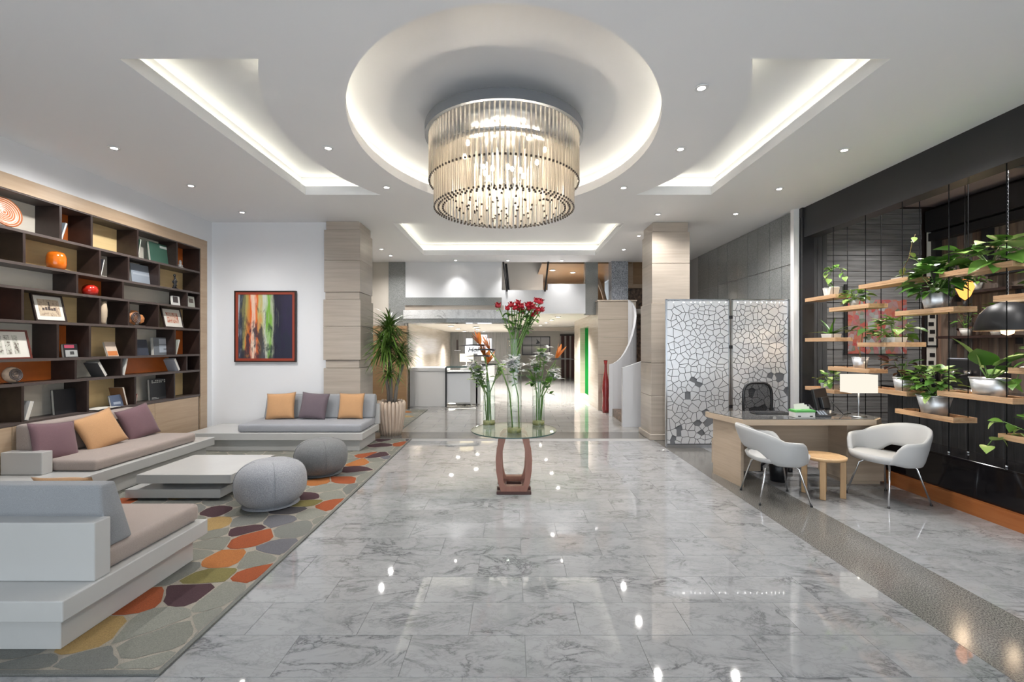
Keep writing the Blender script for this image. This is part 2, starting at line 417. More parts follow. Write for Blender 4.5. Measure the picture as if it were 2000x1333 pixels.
for lf, nm in zip(loops, ('oval', 'tray', 'tray', 'tray')):
    a, b, n = lf(0), lf(.11), len(lf(0)); LZ = CZ + .085
    ring = lambda p, z: [(q[0], q[1], z) for q in p]
    quads = lambda: [(i, (i + 1) % n, n + (i + 1) % n, n + i) for i in range(n)]
    mk('cove_lip', ring(a, CZ) + ring(a, LZ), quads(), mat('ceiling_paint'), ceiling)
    mk('cove_ledge', ring(a, LZ) + ring(b, LZ), quads(), mat('ceiling_paint'), ceiling)
    mk('cove_wall', ring(b, LZ) + ring(b, RZ), quads(), mat('ceiling_paint'), ceiling)
    mk('recess_panel', ring(b, RZ), [tuple(range(n))], mat('ceiling_paint'), ceiling)
    s0, s1 = lf(.030), lf(.030)
    runs = {0: [[i % 72 for i in range(-8, 45)]], 1: [[0, 1, 2], list(range(14, 19))], 2: [[0, 1, 2], list(range(14, 19))], 3: [[1, 2, 3, 0]]}[loops.index(lf)]
    for run in runs:
        q0, q1 = [s0[i] for i in run], [s1[i] for i in run]; m_ = len(run)
        mk('added_led_kerb', ring([lf(.012)[i] for i in run], LZ) + ring([lf(.012)[i] for i in run], LZ + .034), [(i, i + 1, m_ + i + 1, m_ + i) for i in range(m_ - 1)], mat('ceiling_paint'), ceiling)  # unseen kerb and hood, added to keep the strip's light off the recess panel
        mk('added_led_hood', ring([lf(.012)[i] for i in run], LZ + .034) + ring([lf(.046)[i] for i in run], LZ + .050), [(i, i + 1, m_ + i + 1, m_ + i) for i in range(m_ - 1)], mat('ceiling_paint'), ceiling)
        mk('led_strip', ring(q0, LZ + .006) + ring(q1, LZ + .030), [(i, i + 1, m_ + i + 1, m_ + i) for i in range(m_ - 1)], mat('led'), ceiling)
box('ceiling_slab', -5.5, 7.0, YF - .1, 22.4, 4.4, 4.5, mat('ceiling_paint'), ceiling)

# ---- walls of the lobby
struct(box('wall_left', -5.5, -5.34, YF - .1, 7.6, 0, 4.4, mat('wall_white')))
up = struct(box('wall_left_upper', -5.34, XL, YF, 7.6, 3.24, 4.0, mat('wall_white')))
struct(box('wall_left_front', -5.34, XL, YF, 1.75, 0, 3.24, mat('wall_white')))
struct(box('wall_left_corner', -5.34, XL, 7.31, 7.43, 0, 3.24, mat('wall_white')))
struct(box('wall_picture', -5.34, -3.06, 7.43, 7.6, 0, CZ, mat('wall_white')))
# glazed front behind the camera: slim piers and a header
wf = struct(box('wall_front', -5.5, 7.0, YF - .25, YF - .1, 3.3, 4.4, mat('wall_white')))
for x0, x1 in ((-5.5, -4.8), (4.2, 4.6)): box('pier', x0, x1, YF - .25, YF - .1, 0, 3.3, mat('wall_white'), wf)
win = struct(thing('window_1', None, None, (0, YF - .2, 0)))
for x in (-4.8, -3.0, -1.2, .6, 2.4, 4.16): box('mullion', x, x + .06, YF - .23, YF - .15, 0, 3.3, mat('black_metal'), win)
for x in (5.4, 6.2): box('mullion', x, x + .06, YF - .23, YF - .15, 0, 2.4, mat('black_metal'), win)
box('cafe_header', 4.6, 7.0, YF - .25, YF - .1, 2.3, 3.3, mat('wall_white'), wf)
for z in (0, 2.3, 3.24): box('transom', -4.8, 4.2, YF - .23, YF - .15, z, z + .06, mat('black_metal'), win)

# ---- travertine columns built of stacked stone courses
def column(nm, x0, x1, y0, y1, courses, plinth):
    c = thing(nm[0], nm[1], 'column', ((x0 + x1) / 2, (y0 + y1) / 2, 0))
    for z0, z1, g in courses:
        box('stone_course', x0 - g, x1 + g, y0 - g, y1 + g, z0 + .002, z1 - .002, mat('travertine'), c, .004, 1)
    if plinth: box('plinth', x0 - .05, x1 + .05, y0 - .05, y1 + .05, 0, .10, mat('travertine'), c, .006, 1)
    return c
column(('column', 'travertine-clad column beside the painting, behind the sofa'), -3.07, -2.47, 7.34, 8.0,
       [(0, .62, 0), (.62, 1.18, 0), (1.18, 1.31, -.025), (1.31, 1.86, .004), (1.86, 2.30, .004), (2.30, 2.42, -.02), (2.42, 2.94, -.005), (2.94, 3.44, -.005), (3.44, 3.58, -.03)], False)
column(('column', 'travertine-clad column at the left end of the metal screen'), 2.30, 2.92, 7.40, 7.96,
       [(0.1, .72, .02), (.72, 1.26, .02), (1.26, 2.24, .02), (2.24, 2.90, 0), (2.90, 3.42, 0), (3.42, 3.58, -.02)], True)

# ---- right: granite slab wall behind the screen
gw = struct(box('wall_right', XR + .02, XR + .2, 6.76, 22.3, 0, 4.4, mat('grout')))
ys = [6.77, 7.10, 7.43, 7.79, 8.12, 8.5, 8.9, 9.3, 9.75, 10.3]
for a, b in zip(ys[:-1], ys[1:]):
    for z0, z1 in ((0, 1.35), (1.35, 2.785), (2.785, 3.58)):
        box('granite_slab', XR, XR + .02, a + .005, b - .005, z0 + .005, z1 - .005, mat('granite_wall'), gw)
struct(box('trim_1', 4.19, 4.27, 6.70, 6.78, 0, CZ, mat('paint_white')))
# ---- right: dark beam, post and low ledge of the planted screen
bm_ = thing('header_beam', 'long black steel beam under the ceiling above the hanging shelves', 'beam', (4.4, 3, 3.14))
box('web', 4.30, 4.34, YF, 6.64, 3.14, CZ, mat('black_metal'), bm_)
box('flange', 4.34, 4.50, YF, 6.64, 3.14, 3.18, mat('black_metal'), bm_)
box('rear_web', 4.46, 4.50, YF, 6.64, 3.18, CZ, mat('black_metal'), bm_)
pt = thing('post', 'black steel post at the end of the beam beside the metal screen', 'post', (4.36, 6.69, 0))
box('shaft', 4.28, 4.46, 6.645, 6.70, 0, CZ, mat('black_metal'), pt, .004, 1)
box('cap', 4.27, 4.30, 6.63, 6.70, 3.44, CZ, mat('black_metal'), pt)
lg = thing('ledge', 'low glossy black ledge below the hanging plant shelves', 'ledge', (4.45, 2.5, 0))
box('panel', 4.25, 4.27, YF, 6.60, .14, .46, mat('black_gloss'), lg)
box('top', 4.25, 4.62, YF, 6.60, .46, .482, mat('black_gloss'), lg, .003, 1)
box('rear_panel', 4.60, 4.62, YF, 6.60, 0, .46, mat('black_gloss'), lg)
struct(box('baseboard_right', 4.20, 4.25, YF, 6.60, 0, .14, mat('kerb_wood')))

# ---- cafe beyond the shelves
MAT['plank_grey'] = banded('plank_grey', (.24, .24, .24), (.11, .11, .11), (1.2, 1.2, 20), .6, True, 1.5)
MAT['plank_dark'] = banded('plank_dark', (.085, .088, .092), (.04, .041, .044), (14, 14, 1), .55, True, 1.5)
def plank_var(name):
    t = NT(name); oi = t.add('ObjectInfo')
    c = t.ramp(oi.outputs['Random'], [(0, (.13, .125, .12)), (.3, (.26, .18, .13)), (.6, (.19, .18, .17)), (.8, (.30, .17, .11)), (1, (.11, .10, .095))])
    v = t.coords((14, 14, 1), True); n = t.noise(v, 1.5, 4)
    c = t.mix(t.ramp(n.outputs['Fac'], [(.35, (0, 0, 0)), (.7, (.7, .7, .7))]), c, (.03, .028, .026)); return t.pbr(c, .6)
MAT['plank_var'] = plank_var('plank_var')
cb = struct(box('wall_cafe_back', 4.46, 6.9, 7.06, 7.2, 0, 4.4, mat('back_dark')))
pm = bm_mesh('plank', bm_box(0, 1.56, 0, .028, 0, .079, .003, 1), mat('plank_grey'))
for k in range(45):
    inst('plank', pm, cb, (4.84, 7.032 + .004 * ((k * 7) % 3), .02 + .0815 * k))
pv = bm_mesh('plank', bm_box(0, .074, 0, .05, 0, 3.6, .003, 1), mat('plank_dark'))
for k in range(5): inst('plank', pv, cb, (4.47 + .076 * k, 6.93, .02))
cs = struct(box('wall_cafe_side', 6.62, 6.9, YF, 7.06, 0, 4.4, mat('back_dark')))
pv2 = bm_mesh('plank', bm_box(-.03, 0, 0, .113, 0, 3.3, .003, 1), mat('plank_var'))
for k in range(44): inst('plank', pv2, cs, (6.615 + .006 * ((k * 5) % 3), 1.95 + .1155 * k, .02))
for z0, z1, d in ((3.30, 3.62, .10), (3.16, 3.28, .05)): box('dark_rail', 6.50 - d, 6.60, 1.5, 6.98, z0, z1, mat('black_metal'), cs)
for y in (6.9, 6.15, 5.4, 4.65): box('dark_stile', 6.50, 6.59, y, y + .09, 2.55 if y < 6.8 else 2.5, 3.3, mat('black_metal'), cs)
box('dark_rail', 6.50, 6.59, 4.6, 6.2, 2.5, 2.58, mat('black_metal'), cs)
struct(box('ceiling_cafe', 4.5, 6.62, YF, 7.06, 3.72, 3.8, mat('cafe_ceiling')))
dk = thing('air_duct', 'ribbed grey ventilation duct under the cafe ceiling', 'duct', (5.6, 3.9, 3.6))
box('duct_body', 4.95, 6.33, 4.15, 5.15, 3.60, 3.70, mat('duct'), dk)
for k in range(7): box('rib', 4.94, 6.34, 4.18 + .15 * k, 4.23 + .15 * k, 3.57, 3.60, mat('duct'), dk)
bc = thing('bar_counter', 'dark plank-fronted bar counter behind the plant shelves', 'counter', (5.5, 4.6, 0))
box('body', 5.24, 5.75, 2.2, 6.25, .0, .96, mat('back_dark'), bc)
pb = bm_mesh('plank', bm_box(0, .025, 0, .097, 0, .93, .003, 1), mat('plank_dark'))
for k in range(41): inst('plank', pb, bc, (5.21 + .003 * ((k * 5) % 3), 2.2 + .099 * k, .02))
box('worktop', 5.16, 5.82, 2.15, 6.30, .965, 1.0, mat('black_gloss'), bc, .004, 1)

# ---- back of the lobby: reception opening, mezzanine, stair walls
struct(box('wall_corridor_left', -3.75, -3.6, 7.6, 22.4, 0, 4.4, mat('wall_cream')))
struct(box('wall_back_left', -3.6, -2.98, 11.0, 11.2, 0, 4.4, mat('wall_cream')))
struct(box('wall_granite_pier', -3.0, -2.6, 10.95, 11.3, 0, CZ, mat('granite_wall')))
struct(box('wall_brown_panel', -3.45, -2.53, 10.82, 10.94, 0, 2.02, mat('brown_panel')))
wb = struct(box('wall_upper_back', -2.6, -.25, 10.98, 11.2, 2.68, 4.4, mat('wall_white')))
box('granite_band', -2.6, -.25, 10.90, 10.98, 2.52, 2.71, mat('granite_wall'), wb)
struct(box('trim_2', -2.6, -.20, 10.94, 11.2, 2.40, 2.52, mat('travertine')))
# curved marble canopy over reception
cnp = struct(thing('trim_3', None, None, (-1.3, 10.9, 2.1)))
def canopy(nm, z0, z1, m, g):
    pts = []
    for i in range(13):
        u = i / 12; x = -2.62 + u * 2.55; pts.append((x, 10.86 - .16 * math.sin(math.pi * u * .9) + .02 * u - g))
    pts += [(-.07, 11.3), (-2.62, 11.3)]
    prism(nm, pts, z0, z1, m, cnp)
canopy('marble_fascia', 2.19, 2.40, mat('marble_wall'), 0)
canopy('granite_fascia', 2.09, 2.19, mat('granite_wall'), -.01)
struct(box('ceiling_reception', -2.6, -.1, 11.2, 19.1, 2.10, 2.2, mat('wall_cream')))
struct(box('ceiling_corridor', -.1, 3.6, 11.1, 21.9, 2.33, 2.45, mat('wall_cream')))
struct(box('wall_reception_left', -2.75, -2.6, 11.2, 19.2, 0, 2.2, mat('travertine_gloss')))
MAT['slate_wall'] = banded('slate_wall', (.16, .16, .155), (.26, .25, .24), (14, 14, 1), .3)
wr = struct(box('wall_reception_back', -2.6, .25, 19.0, 19.2, 0, 2.4, mat('slate_wall')))
struct(box('wall_reception_side', .1, .25, 19.2, 21.8, 0, 2.4, mat('wall_cream')))
struct(box('wall_corridor_end', .1, 3.8, 21.6, 21.8, 0, 2.4, mat('wall_cream')))
struct(box('trim_4', -.1, 3.6, 19.6, 19.75, 2.18, 2.33, mat('travertine')))
# lift doors at the end of the corridor
dr = struct(thing('door_1', None, None, (2.8, 21.55, 0)))
for k in range(4): box('door_leaf', 2.35 + .24 * k, 2.35 + .24 * k + .15, 21.5, 21.58, 0, 2.0, mat('table_dark'), dr)
box('door_head', 2.3, 3.35, 21.5, 21.6, 2.0, 2.08, mat('wenge'), dr)
# stair enclosure with the green niche
sw = struct(thing('wall_stair', None, None, (2.4, 12, 0)))
def sbox(n, *a, m='travertine_gloss', **k): return box(n, *a, mat(m), sw, **k)
sbox('niche_wall', 2.05, 2.2, 10.8, 12.1, 0, 2.6); sbox('niche_wall', 2.05, 2.2, 13.56, 14.8, 0, 2.6)
sbox('niche_wall', 2.05, 2.2, 12.1, 13.56, 2.06, 2.6); sbox('niche_wall', 2.05, 2.2, 12.1, 13.56, 0, .11)
sbox('niche_back', 2.5, 2.55, 12.0, 13.7, 0, 2.1, m='green_niche'); sbox('niche_cheek', 2.2, 2.5, 13.56, 13.6, 0, 2.1, m='green_niche')
sbox('niche_cheek', 2.2, 2.5, 12.06, 12.1, 0, 2.1, m='green_niche'); sbox('niche_top', 2.2, 2.5, 12.06, 13.6, 2.06, 2.1, m='green_niche')
zc = [(0, .42), (.42, .86), (.86, 1.30), (1.30, 1.74), (1.74, 2.17), (2.17, 2.6)]
for a, b in zc: sbox('stone_course', 2.05, 2.95, 10.72, 10.80, a + .002, b - .002)
sbox('coping', 2.03, 2.97, 10.70, 14.8, 2.6, 2.63)
struct(box('wall_mosaic', 2.95, 4.24, 11.5, 11.62, 0, 3.05, mat('mosaic_dark')))
struct(box('wall_passage_end', 2.95, 4.24, 11.62, 11.7, 0, 4.4, mat('brown_panel')))
struct(box('trim_5', 2.90, 3.05, 11.35, 11.5, 3.05, 4.0, mat('oak')))
struct(box('trim_6', 2.95, 4.2, 11.38, 11.5, 3.0, 3.1, mat('oak')))
# mezzanine parapet, piers and what shows above it
mz = struct(thing('wall_mezzanine', None, None, (.8, 11, 2.33)))
box('parapet', -.25, .87, 10.98, 11.12, 2.33, 2.90, mat('wall_white'), mz)
box('parapet', .87, 1.79, 10.98, 11.12, 2.33, 3.05, mat('wall_white'), mz)
box('mezzanine_floor', -.25, 2.9, 11.12, 16, 2.45, 2.55, mat('wall_white'), mz)
box('rear_wall', -2.6, .9, 13.0, 13.1, 2.55, 4.4, mat('wall_cream'), mz)
box('rear_wall', .9, 3.0, 14.6, 14.7, 2.55, 4.4, mat('brown_panel'), mz)
box('wood_soffit', .75, 3.0, 11.3, 14.6, 3.60, 3.66, mat('brown_panel'), mz)
box('pier', 1.79, 2.10, 11.0, 11.25, 2.3, CZ + .5, mat('granite_wall'), mz)
box('pier', 2.40, 2.80, 10.86, 11.2, 2.6, CZ + .3, mat('granite_blue'), mz)
for xa, xb in ((-.21, -.12), (.88, .80)): tube('raking_handrail', [(xa, 10.95, CZ), (xb, 10.95, 2.86)], .022, mat('black_metal'), mz)
tube('raking_handrail', [(-.15, 11.3, 3.6), (-.08, 11.3, 2.9)], .03, mat('black_metal'), mz)
box('glowing_window', 1.0, 1.12, 14.5, 14.58, 2.95, 3.25, mat('lamp_shade'), mz); box('glowing_window', 1.30, 1.38, 14.5, 14.58, 2.95, 3.25, mat('lamp_shade'), mz)
box('glowing_window', 1.46, 1.52, 14.5, 14.58, 2.95, 3.25, mat('lamp_shade'), mz)
tube('stair_handrail', [(2.12, 11.2, 3.2), (2.3, 11.4, 2.9), (2.42, 11.6, 2.6)], .05, mat('oak'), mz)

# ---- curved white stair balustrade, lower parapet and first steps
st = thing('staircase', 'curved white stair balustrade rising behind the right-hand column', 'staircase', (2.6, 9.8, 0))
path = [(2.13, 9.88, 1.13), (2.21, 9.87, 1.15), (2.31, 9.88, 1.20), (2.42, 9.91, 1.29), (2.52, 9.96, 1.42), (2.63, 10.03, 1.60), (2.72, 10.11, 1.80), (2.80, 10.21, 2.03), (2.86, 10.34, 2.24), (2.88, 10.47, 2.40), (2.86, 10.60, 2.53), (2.79, 10.70, 2.63)]
v, f = [], []
for i, (x, y, z) in enumerate(path):
    p, q = path[max(i - 1, 0)], path[min(i + 1, len(path) - 1)]
    dx, dy = q[0] - p[0], q[1] - p[1]; d = math.hypot(dx, dy); nx, ny = -dy / d * .05, dx / d * .05
    v += [(x, y, 0), (x, y, z), (x + nx, y + ny, z), (x + nx, y + ny, 0)]
for i in range(len(path) - 1):
    a, b = 4 * i, 4 * i + 4
    f += [(a, a + 1, b + 1, b), (a + 1, a + 2, b + 2, b + 1), (a + 2, a + 3, b + 3, b + 2)]
f += [(0, 3, 2, 1), (len(v) - 4, len(v) - 3, len(v) - 2, len(v) - 1)]
mk('balustrade', v, f, mat('stair_white'), st)
v = [(2.10, 8.55, 0), (2.92, 8.55, 0), (2.92, 8.55, 1.40), (2.10, 8.55, 1.12)]
v += [(a, b + .09, c) for a, b, c in v]
mk('parapet', v, [(0, 1, 2, 3), (7, 6, 5, 4), (0, 4, 5, 1), (1, 5, 6, 2), (2, 6, 7, 3), (3, 7, 4, 0)], mat('stair_white'), st)
for k in range(6): box('step', 2.2 + .28 * k, 2.2 + .28 * (k + 1), 8.65, 9.86, 0, .16 * (k + 1), mat('mosaic_dark'), st)
tube('handrail', [(2.25, 8.72, .95), (2.9, 8.72, 1.30)], .02, mat('table_dark'), st)

# ================================================================== LIGHT FITTINGS
ring_v, ring_f = lathe_data([(.030, 0), (.030, .012), (.052, .006), (.052, 0)], 20, closed=True)
ring_me = bpy.data.meshes.new('trim_ring'); ring_me.from_pydata(ring_v, [], ring_f); ring_me.materials.append(mat('paint_white'))
lens_me = bpy.data.meshes.new('lens'); n = 16
lens_me.from_pydata([(.031 * math.cos(2 * math.pi * i / n), .031 * math.sin(2 * math.pi * i / n), .002) for i in range(n)], [], [tuple(range(n))[::-1]]); lens_me.materials.append(mat('lens'))
spot_d = bpy.data.lights.new('downlight_beam', 'SPOT'); spot_d.energy = 50; spot_d.color = (1, .97, .94); spot_d.spot_size = R(150); spot_d.spot_blend = 1; spot_d.shadow_soft_size = .04
spot_b = spot_d.copy(); spot_b.energy = 330; spot_b.spot_size = R(130)
spot_c = spot_d.copy(); spot_c.energy = 75; spot_c.spot_size = R(120)
spot_w = spot_d.copy(); spot_w.energy = 10; spot_w.spot_size = R(90)
spot_k = spot_d.copy(); spot_k.energy = 78; spot_k.spot_size = R(165)
spot_u = spot_w.copy(); spot_u.energy = 30
def downlight(x, y, z, label, beam=spot_d, s=1):
    t = thing('downlight', 'recessed downlight ' + label, 'light', (x, y, z - .012 * s), 0, 'recessed downlights')
    inst('trim_ring', ring_me, t, local=True, scale=(s, s, s)); inst('lens', lens_me, t, local=True, scale=(s, s, s))
    if beam:
        l = bpy.data.objects.new('downlight_beam', beam); l.location = (0, 0, -.03); link(l, t, True)
def on_ceiling(x, y): Y = 1786.4 / (VY - y); return (x - VX) * Y / FPX, Y
for px, py, lb in [
    (223, 288, 'nearest to the camera of the row by the bookcase'), (373, 362, 'in the middle of the row by the bookcase'), (473, 414, 'at the picture-wall end of the row by the bookcase'),
    (641, 288, 'between the left cove tray and the oval recess'), (755, 365, 'behind the left end of the oval recess'), (745, 486, 'beside the left column, nearer one'), (763, 499, 'beside the left column, farther one'),
    (1370, 170, 'nearest to the camera between oval recess and right cove tray'), (1329, 290, 'beside the oval recess and the middle of the right cove tray'), (1218, 366, 'behind the right end of the oval recess'),
    (1649, 292, 'nearest to the camera of the row by the black beam'), (1522, 368, 'in the middle of the row by the black beam'), (1437, 417, 'at the screen end of the row by the black beam'),
    (1285, 418, 'in front of the right column'), (1248, 460, 'beside the right column, nearer one'), (1218, 487, 'beside the right column, farther one'),
    (890, 508, 'leftmost of three along the back edge, above the white upper wall'), (992, 509, 'middle of three along the back edge of the ceiling'), (1097, 509, 'rightmost of three along the back edge of the ceiling')]:
    X, Y = on_ceiling(px, py); downlight(X, min(Y, 10.72), CZ, lb, spot_u if py > 505 else spot_w if px == 473 else spot_k if px in (223, 373) else spot_d)
for x, y, lb in [(-1.7, 12.6, 'in the reception soffit, front left'), (-1.05, 13.2, 'in the reception soffit, front right'), (-1.75, 14.6, 'in the reception soffit, middle left'), (-1.15, 15.0, 'in the reception soffit, middle right'),
                 (-1.8, 17.0, 'in the reception soffit, back left'), (-1.1, 17.4, 'in the reception soffit, back right')]:
    downlight(x, y, 2.10, lb, spot_b if y in (12.6, 15.0, 17.0) else None, 2.0)
for x, y, lb in [(1.25, 12.2, 'in the corridor soffit, first from the front'), (1.2, 13.6, 'in the corridor soffit, second from the front'), (1.15, 15.2, 'in the corridor soffit, third from the front'), (1.1, 17.4, 'in the corridor soffit, farthest')]:
    downlight(x, y, 2.33, lb, spot_b, 1.6)
for x, y, lb in [(1.1, 12.2, 'in the brown wooden ceiling upstairs, left'), (1.7, 12.6, 'in the brown wooden ceiling upstairs, right')]:
    downlight(x, y, 3.60, lb, spot_c, 1.6)
for x, y, lb in [(4.85, 4.3, 'added to light the cafe, behind the beam, middle'), (5.5, 6.2, 'added to light the cafe, by the plank wall'), (4.85, 2.6, 'added to light the cafe, nearest to the camera'), (4.9, 5.7, 'added to light the cafe, behind the beam, farthest')]:
    downlight(x, y, 3.72, lb, spot_c, 1.2)  # cafe fittings are added to brighten the bar front and plank walls

# ---- chandelier of hanging glass rods
def rod_mat():
    t = NT('rod_glass'); tr = t.add('BsdfTransparent'); tr.inputs[0].default_value = (.94, .91, .87, 1)
    p = t.add('BsdfPrincipled'); p.inputs['Base Color'].default_value = (.72, .68, .63, 1); p.inputs['Roughness'].default_value = .12
    tl = t.add('BsdfTranslucent'); tl.inputs[0].default_value = (.82, .79, .73, 1)
    a = t.add('MixShader'); a.inputs[0].default_value = .40; t.l(p.outputs[0], a.inputs[1]); t.l(tl.outputs[0], a.inputs[2])
    b = t.add('MixShader'); b.inputs[0].default_value = .37; t.l(tr.outputs[0], b.inputs[1]); t.l(a.outputs[0], b.inputs[2])
    t.l(b.outputs[0], t.out.inputs[0]); return t.m
MAT['rod_glass'] = rod_mat(); MAT['rod_cap'] = plain('rod_cap', (.06, .05, .045), .3, .7)
CH = (-.08, 4.615)
ch = thing('chandelier', 'large round chandelier of hanging glass rods in the oval ceiling recess', 'chandelier', (CH[0], CH[1], 3.65))
lathe('canopy', [(.50, 3.74), (.80, 3.74), (.80, 3.645), (.768, 3.645), (.768, 3.70)], mat('canopy_steel'), ch, CH, 96, smooth=False, cap=False)
lathe('mounting_plate', [(.0, 3.66), (.77, 3.66), (.77, 3.70), (.0, 3.70)], mat('steel'), ch, CH, 48, cap=False)
lathe('stem_drum', [(.5, 3.70), (.5, RZ)], mat('steel'), ch, CH, 40, cap=False)
def rod_mesh(L, r=.0088):
    k = 6; v = []; f = []; fm = []
    for z, rr in ((0, r), (-L + .016, r), (-L + .016, r * 1.15), (-L, r * 1.15)):
        v += [(rr * math.cos(2 * math.pi * i / k), rr * math.sin(2 * math.pi * i / k), z) for i in range(k)]
    for s in range(3):
        for i in range(k):
            j = (i + 1) % k; f.append((s * k + i, (s + 1) * k + i, (s + 1) * k + j, s * k + j)); fm.append(1 if s else 0)
    f.append(tuple(3 * k + i for i in range(k))[::-1]); fm.append(1)
    me = bpy.data.meshes.new('glass_rod'); me.from_pydata(v, [], f); me.materials.append(mat('rod_glass')); me.materials.append(mat('rod_cap'))
    for p, i in zip(me.polygons, fm): p.material_index = i; p.use_smooth = i == 0
    return me
rods = []
r_up = rod_mesh(.464); r_lo = rod_mesh(.50); r_lo2 = rod_mesh(.49)
for N, r, zt, me in ((104, .755, 3.65, r_up), (92, .705, 3.43, r_lo), (80, .665, 3.425, r_lo)):
    for i in range(N):
        a = 2 * math.pi * (i + .5) / N; rods.append((CH[0] + r * math.cos(a), CH[1] + r * math.sin(a), zt, me))
for x, y, z, me in rods: inst('glass_rod', me, ch, (x, y, z))
v0, f0 = [], []
sv = [tuple(v.co) for v in r_lo2.vertices]; sf = [tuple(p.vertices) for p in r_lo2.polygons]; sm = [p.material_index for p in r_lo2.polygons]
fm0 = []
pos = [(.62 * math.cos(2 * math.pi * i / 64), .62 * math.sin(2 * math.pi * i / 64), 3.42) for i in range(64)]
rg = random.Random(3)
for _ in range(70):
    a, r = rg.uniform(0, 2 * math.pi), .56 * math.sqrt(rg.random()); pos.append((r * math.cos(a), r * math.sin(a), 3.40 + rg.uniform(-.03, .05)))
for x, y, z in pos:
    b = len(v0); v0 += [(CH[0] + x + p[0], CH[1] + y + p[1], z + p[2]) for p in sv]; f0 += [tuple(b + i for i in q) for q in sf]; fm0 += sm
o = mk('inner_rods', v0, f0, None, ch, True, mats=[mat('rod_glass'), mat('rod_cap')], fm=fm0); o['kind'] = 'stuff'
lathe('lower_frame', [(.60, 3.43), (.72, 3.43), (.72, 3.445), (.60, 3.445)], mat('steel'), ch, CH, 48, closed=True)
for i in range(16):
    a = 2 * math.pi * i / 16 + .2; r = .42 if i % 2 else .2; z = 3.52 if i % 2 else 3.30
    lathe('bulb', [(.0, z - .028), (.014, z - .022), (.02, z), (.012, z + .025), (.0, z + .03)], mat('bulb'), ch, (CH[0] + r * math.cos(a), CH[1] + r * math.sin(a)), 8)
pl_d = bpy.data.lights.new('chandelier_bulb', 'POINT'); pl_d.energy = 6.5; pl_d.color = (1, .90, .76); pl_d.shadow_soft_size = .025
for i in range(5):
    a = 2 * math.pi * i / 5; l = bpy.data.objects.new('chandelier_bulb', pl_d); l.location = (CH[0] + .3 * math.cos(a), CH[1] + .3 * math.sin(a), 3.32); link(l, ch)

# ================================================================== RUGS
RC = {'line': (.32, .29, .24), 'a': (.185, .185, .158), 'b': (.215, .215, .185), 'c': (.16, .163, .15), 'plum': (.05, .02, .026), 'rust': (.27, .06, .014), 'orange': (.35, .125, .03),
      'olive': (.17, .145, .045), 'ochre': (.32, .21, .08), 'slate': (.115, .115, .13), 'dark': (.05, .045, .05)}
def rug_mat(nm, c):
    t = NT('rug_' + nm); vec = t.coords((1, 1, 1)); n = t.noise(vec, 220, 2, .7); b = t.noise(vec, 2.5, 3)
    col = t.ramp(n.outputs['Fac'], [(.3, tuple(x * .72 for x in c)), (.7, tuple(x * 1.25 for x in c))])
    return t.pbr(col, .95, 0, n.outputs['Fac'], .5, .003)
RM = {k: rug_mat(k, c) for k, c in RC.items()}; RK = list(RC)
def rug(name, label, x0, x1, y0, y1, spots, seed, border=.03):
    rg = random.Random(seed); dx, dy = .31, .23; seeds = []
    j = 0; y = y0 - dy
    while y < y1 + dy:
        x = x0 - dx + (dx / 2 if j % 2 else 0)
        while x < x1 + dx:
            seeds.append((x + rg.uniform(-.09, .09), y + rg.uniform(-.07, .07))); x += dx
        y += dy; j += 1
    hits = {}
    for (px, py, c) in spots:
        Y = FPX * EYE / (py - VY); X = (px - VX) * Y / FPX
        if not (x0 < X < x1 and y0 < Y < y1): continue
        k = min((i for i in range(len(seeds)) if i not in hits), key=lambda i: (seeds[i][0] - X) ** 2 + (seeds[i][1] - Y) ** 2)
        seeds[k] = (X, Y); hits[k] = c
    cells = voronoi(seeds, x0 + border, x1 - border, y0 + border, y1 - border, .0052)
    v = [(x0, y0, .010), (x1, y0, .010), (x1, y1, .010), (x0, y1, .010), (x0, y0, 0), (x1, y0, 0), (x1, y1, 0), (x0, y1, 0)]
    f = [(0, 1, 2, 3), (0, 4, 5, 1), (1, 5, 6, 2), (2, 6, 7, 3), (3, 7, 4, 0)]; fm = [0, 3, 3, 3, 3]
    for i, c in enumerate(cells):
        if not c: continue
        # round the corners of the cell once (Chaikin), wavy like woven stones
        q = []
        for a, b in zip(c, c[1:] + c[:1]):
            q += [(a[0] * .8 + b[0] * .2, a[1] * .8 + b[1] * .2), (a[0] * .5 + b[0] * .5 + rg.uniform(-.008, .008), a[1] * .5 + b[1] * .5 + rg.uniform(-.008, .008)), (a[0] * .2 + b[0] * .8, a[1] * .2 + b[1] * .8)]
        q = [(min(max(a, x0 + .02), x1 - .02), min(max(b, y0 + .02), y1 - .02)) for a, b in q]
        k = len(v); v += [(a, b, .0115) for a, b in q]; f.append(tuple(range(k, k + len(q))))
        if i in hits: m = hits[i]
        else:
            u = rg.random(); m = 'a' if u < .36 else 'b' if u < .66 else 'c' if u < .9 else rg.choice(['plum', 'rust', 'ochre', 'slate', 'olive']) if seeds[i][0] < -3.0 else 'b'
        fm.append(RK.index(m))
    v += [(x0, y0, .0108), (x1, y0, .0108), (x1, y1, .0108), (x0, y1, .0108), (x0 + .025, y0 + .025, .0108), (x1 - .025, y0 + .025, .0108), (x1 - .025, y1 - .025, .0108), (x0 + .025, y1 - .025, .0108)]
    k = len(v) - 8
    for i in range(4): f.append((k + i, k + (i + 1) % 4, k + 4 + (i + 1) % 4, k + 4 + i)); fm.append(RK.index('c'))
    return tag(mk(name, v, f, None, mats=[RM[x] for x in RK], fm=fm), label, 'rug')
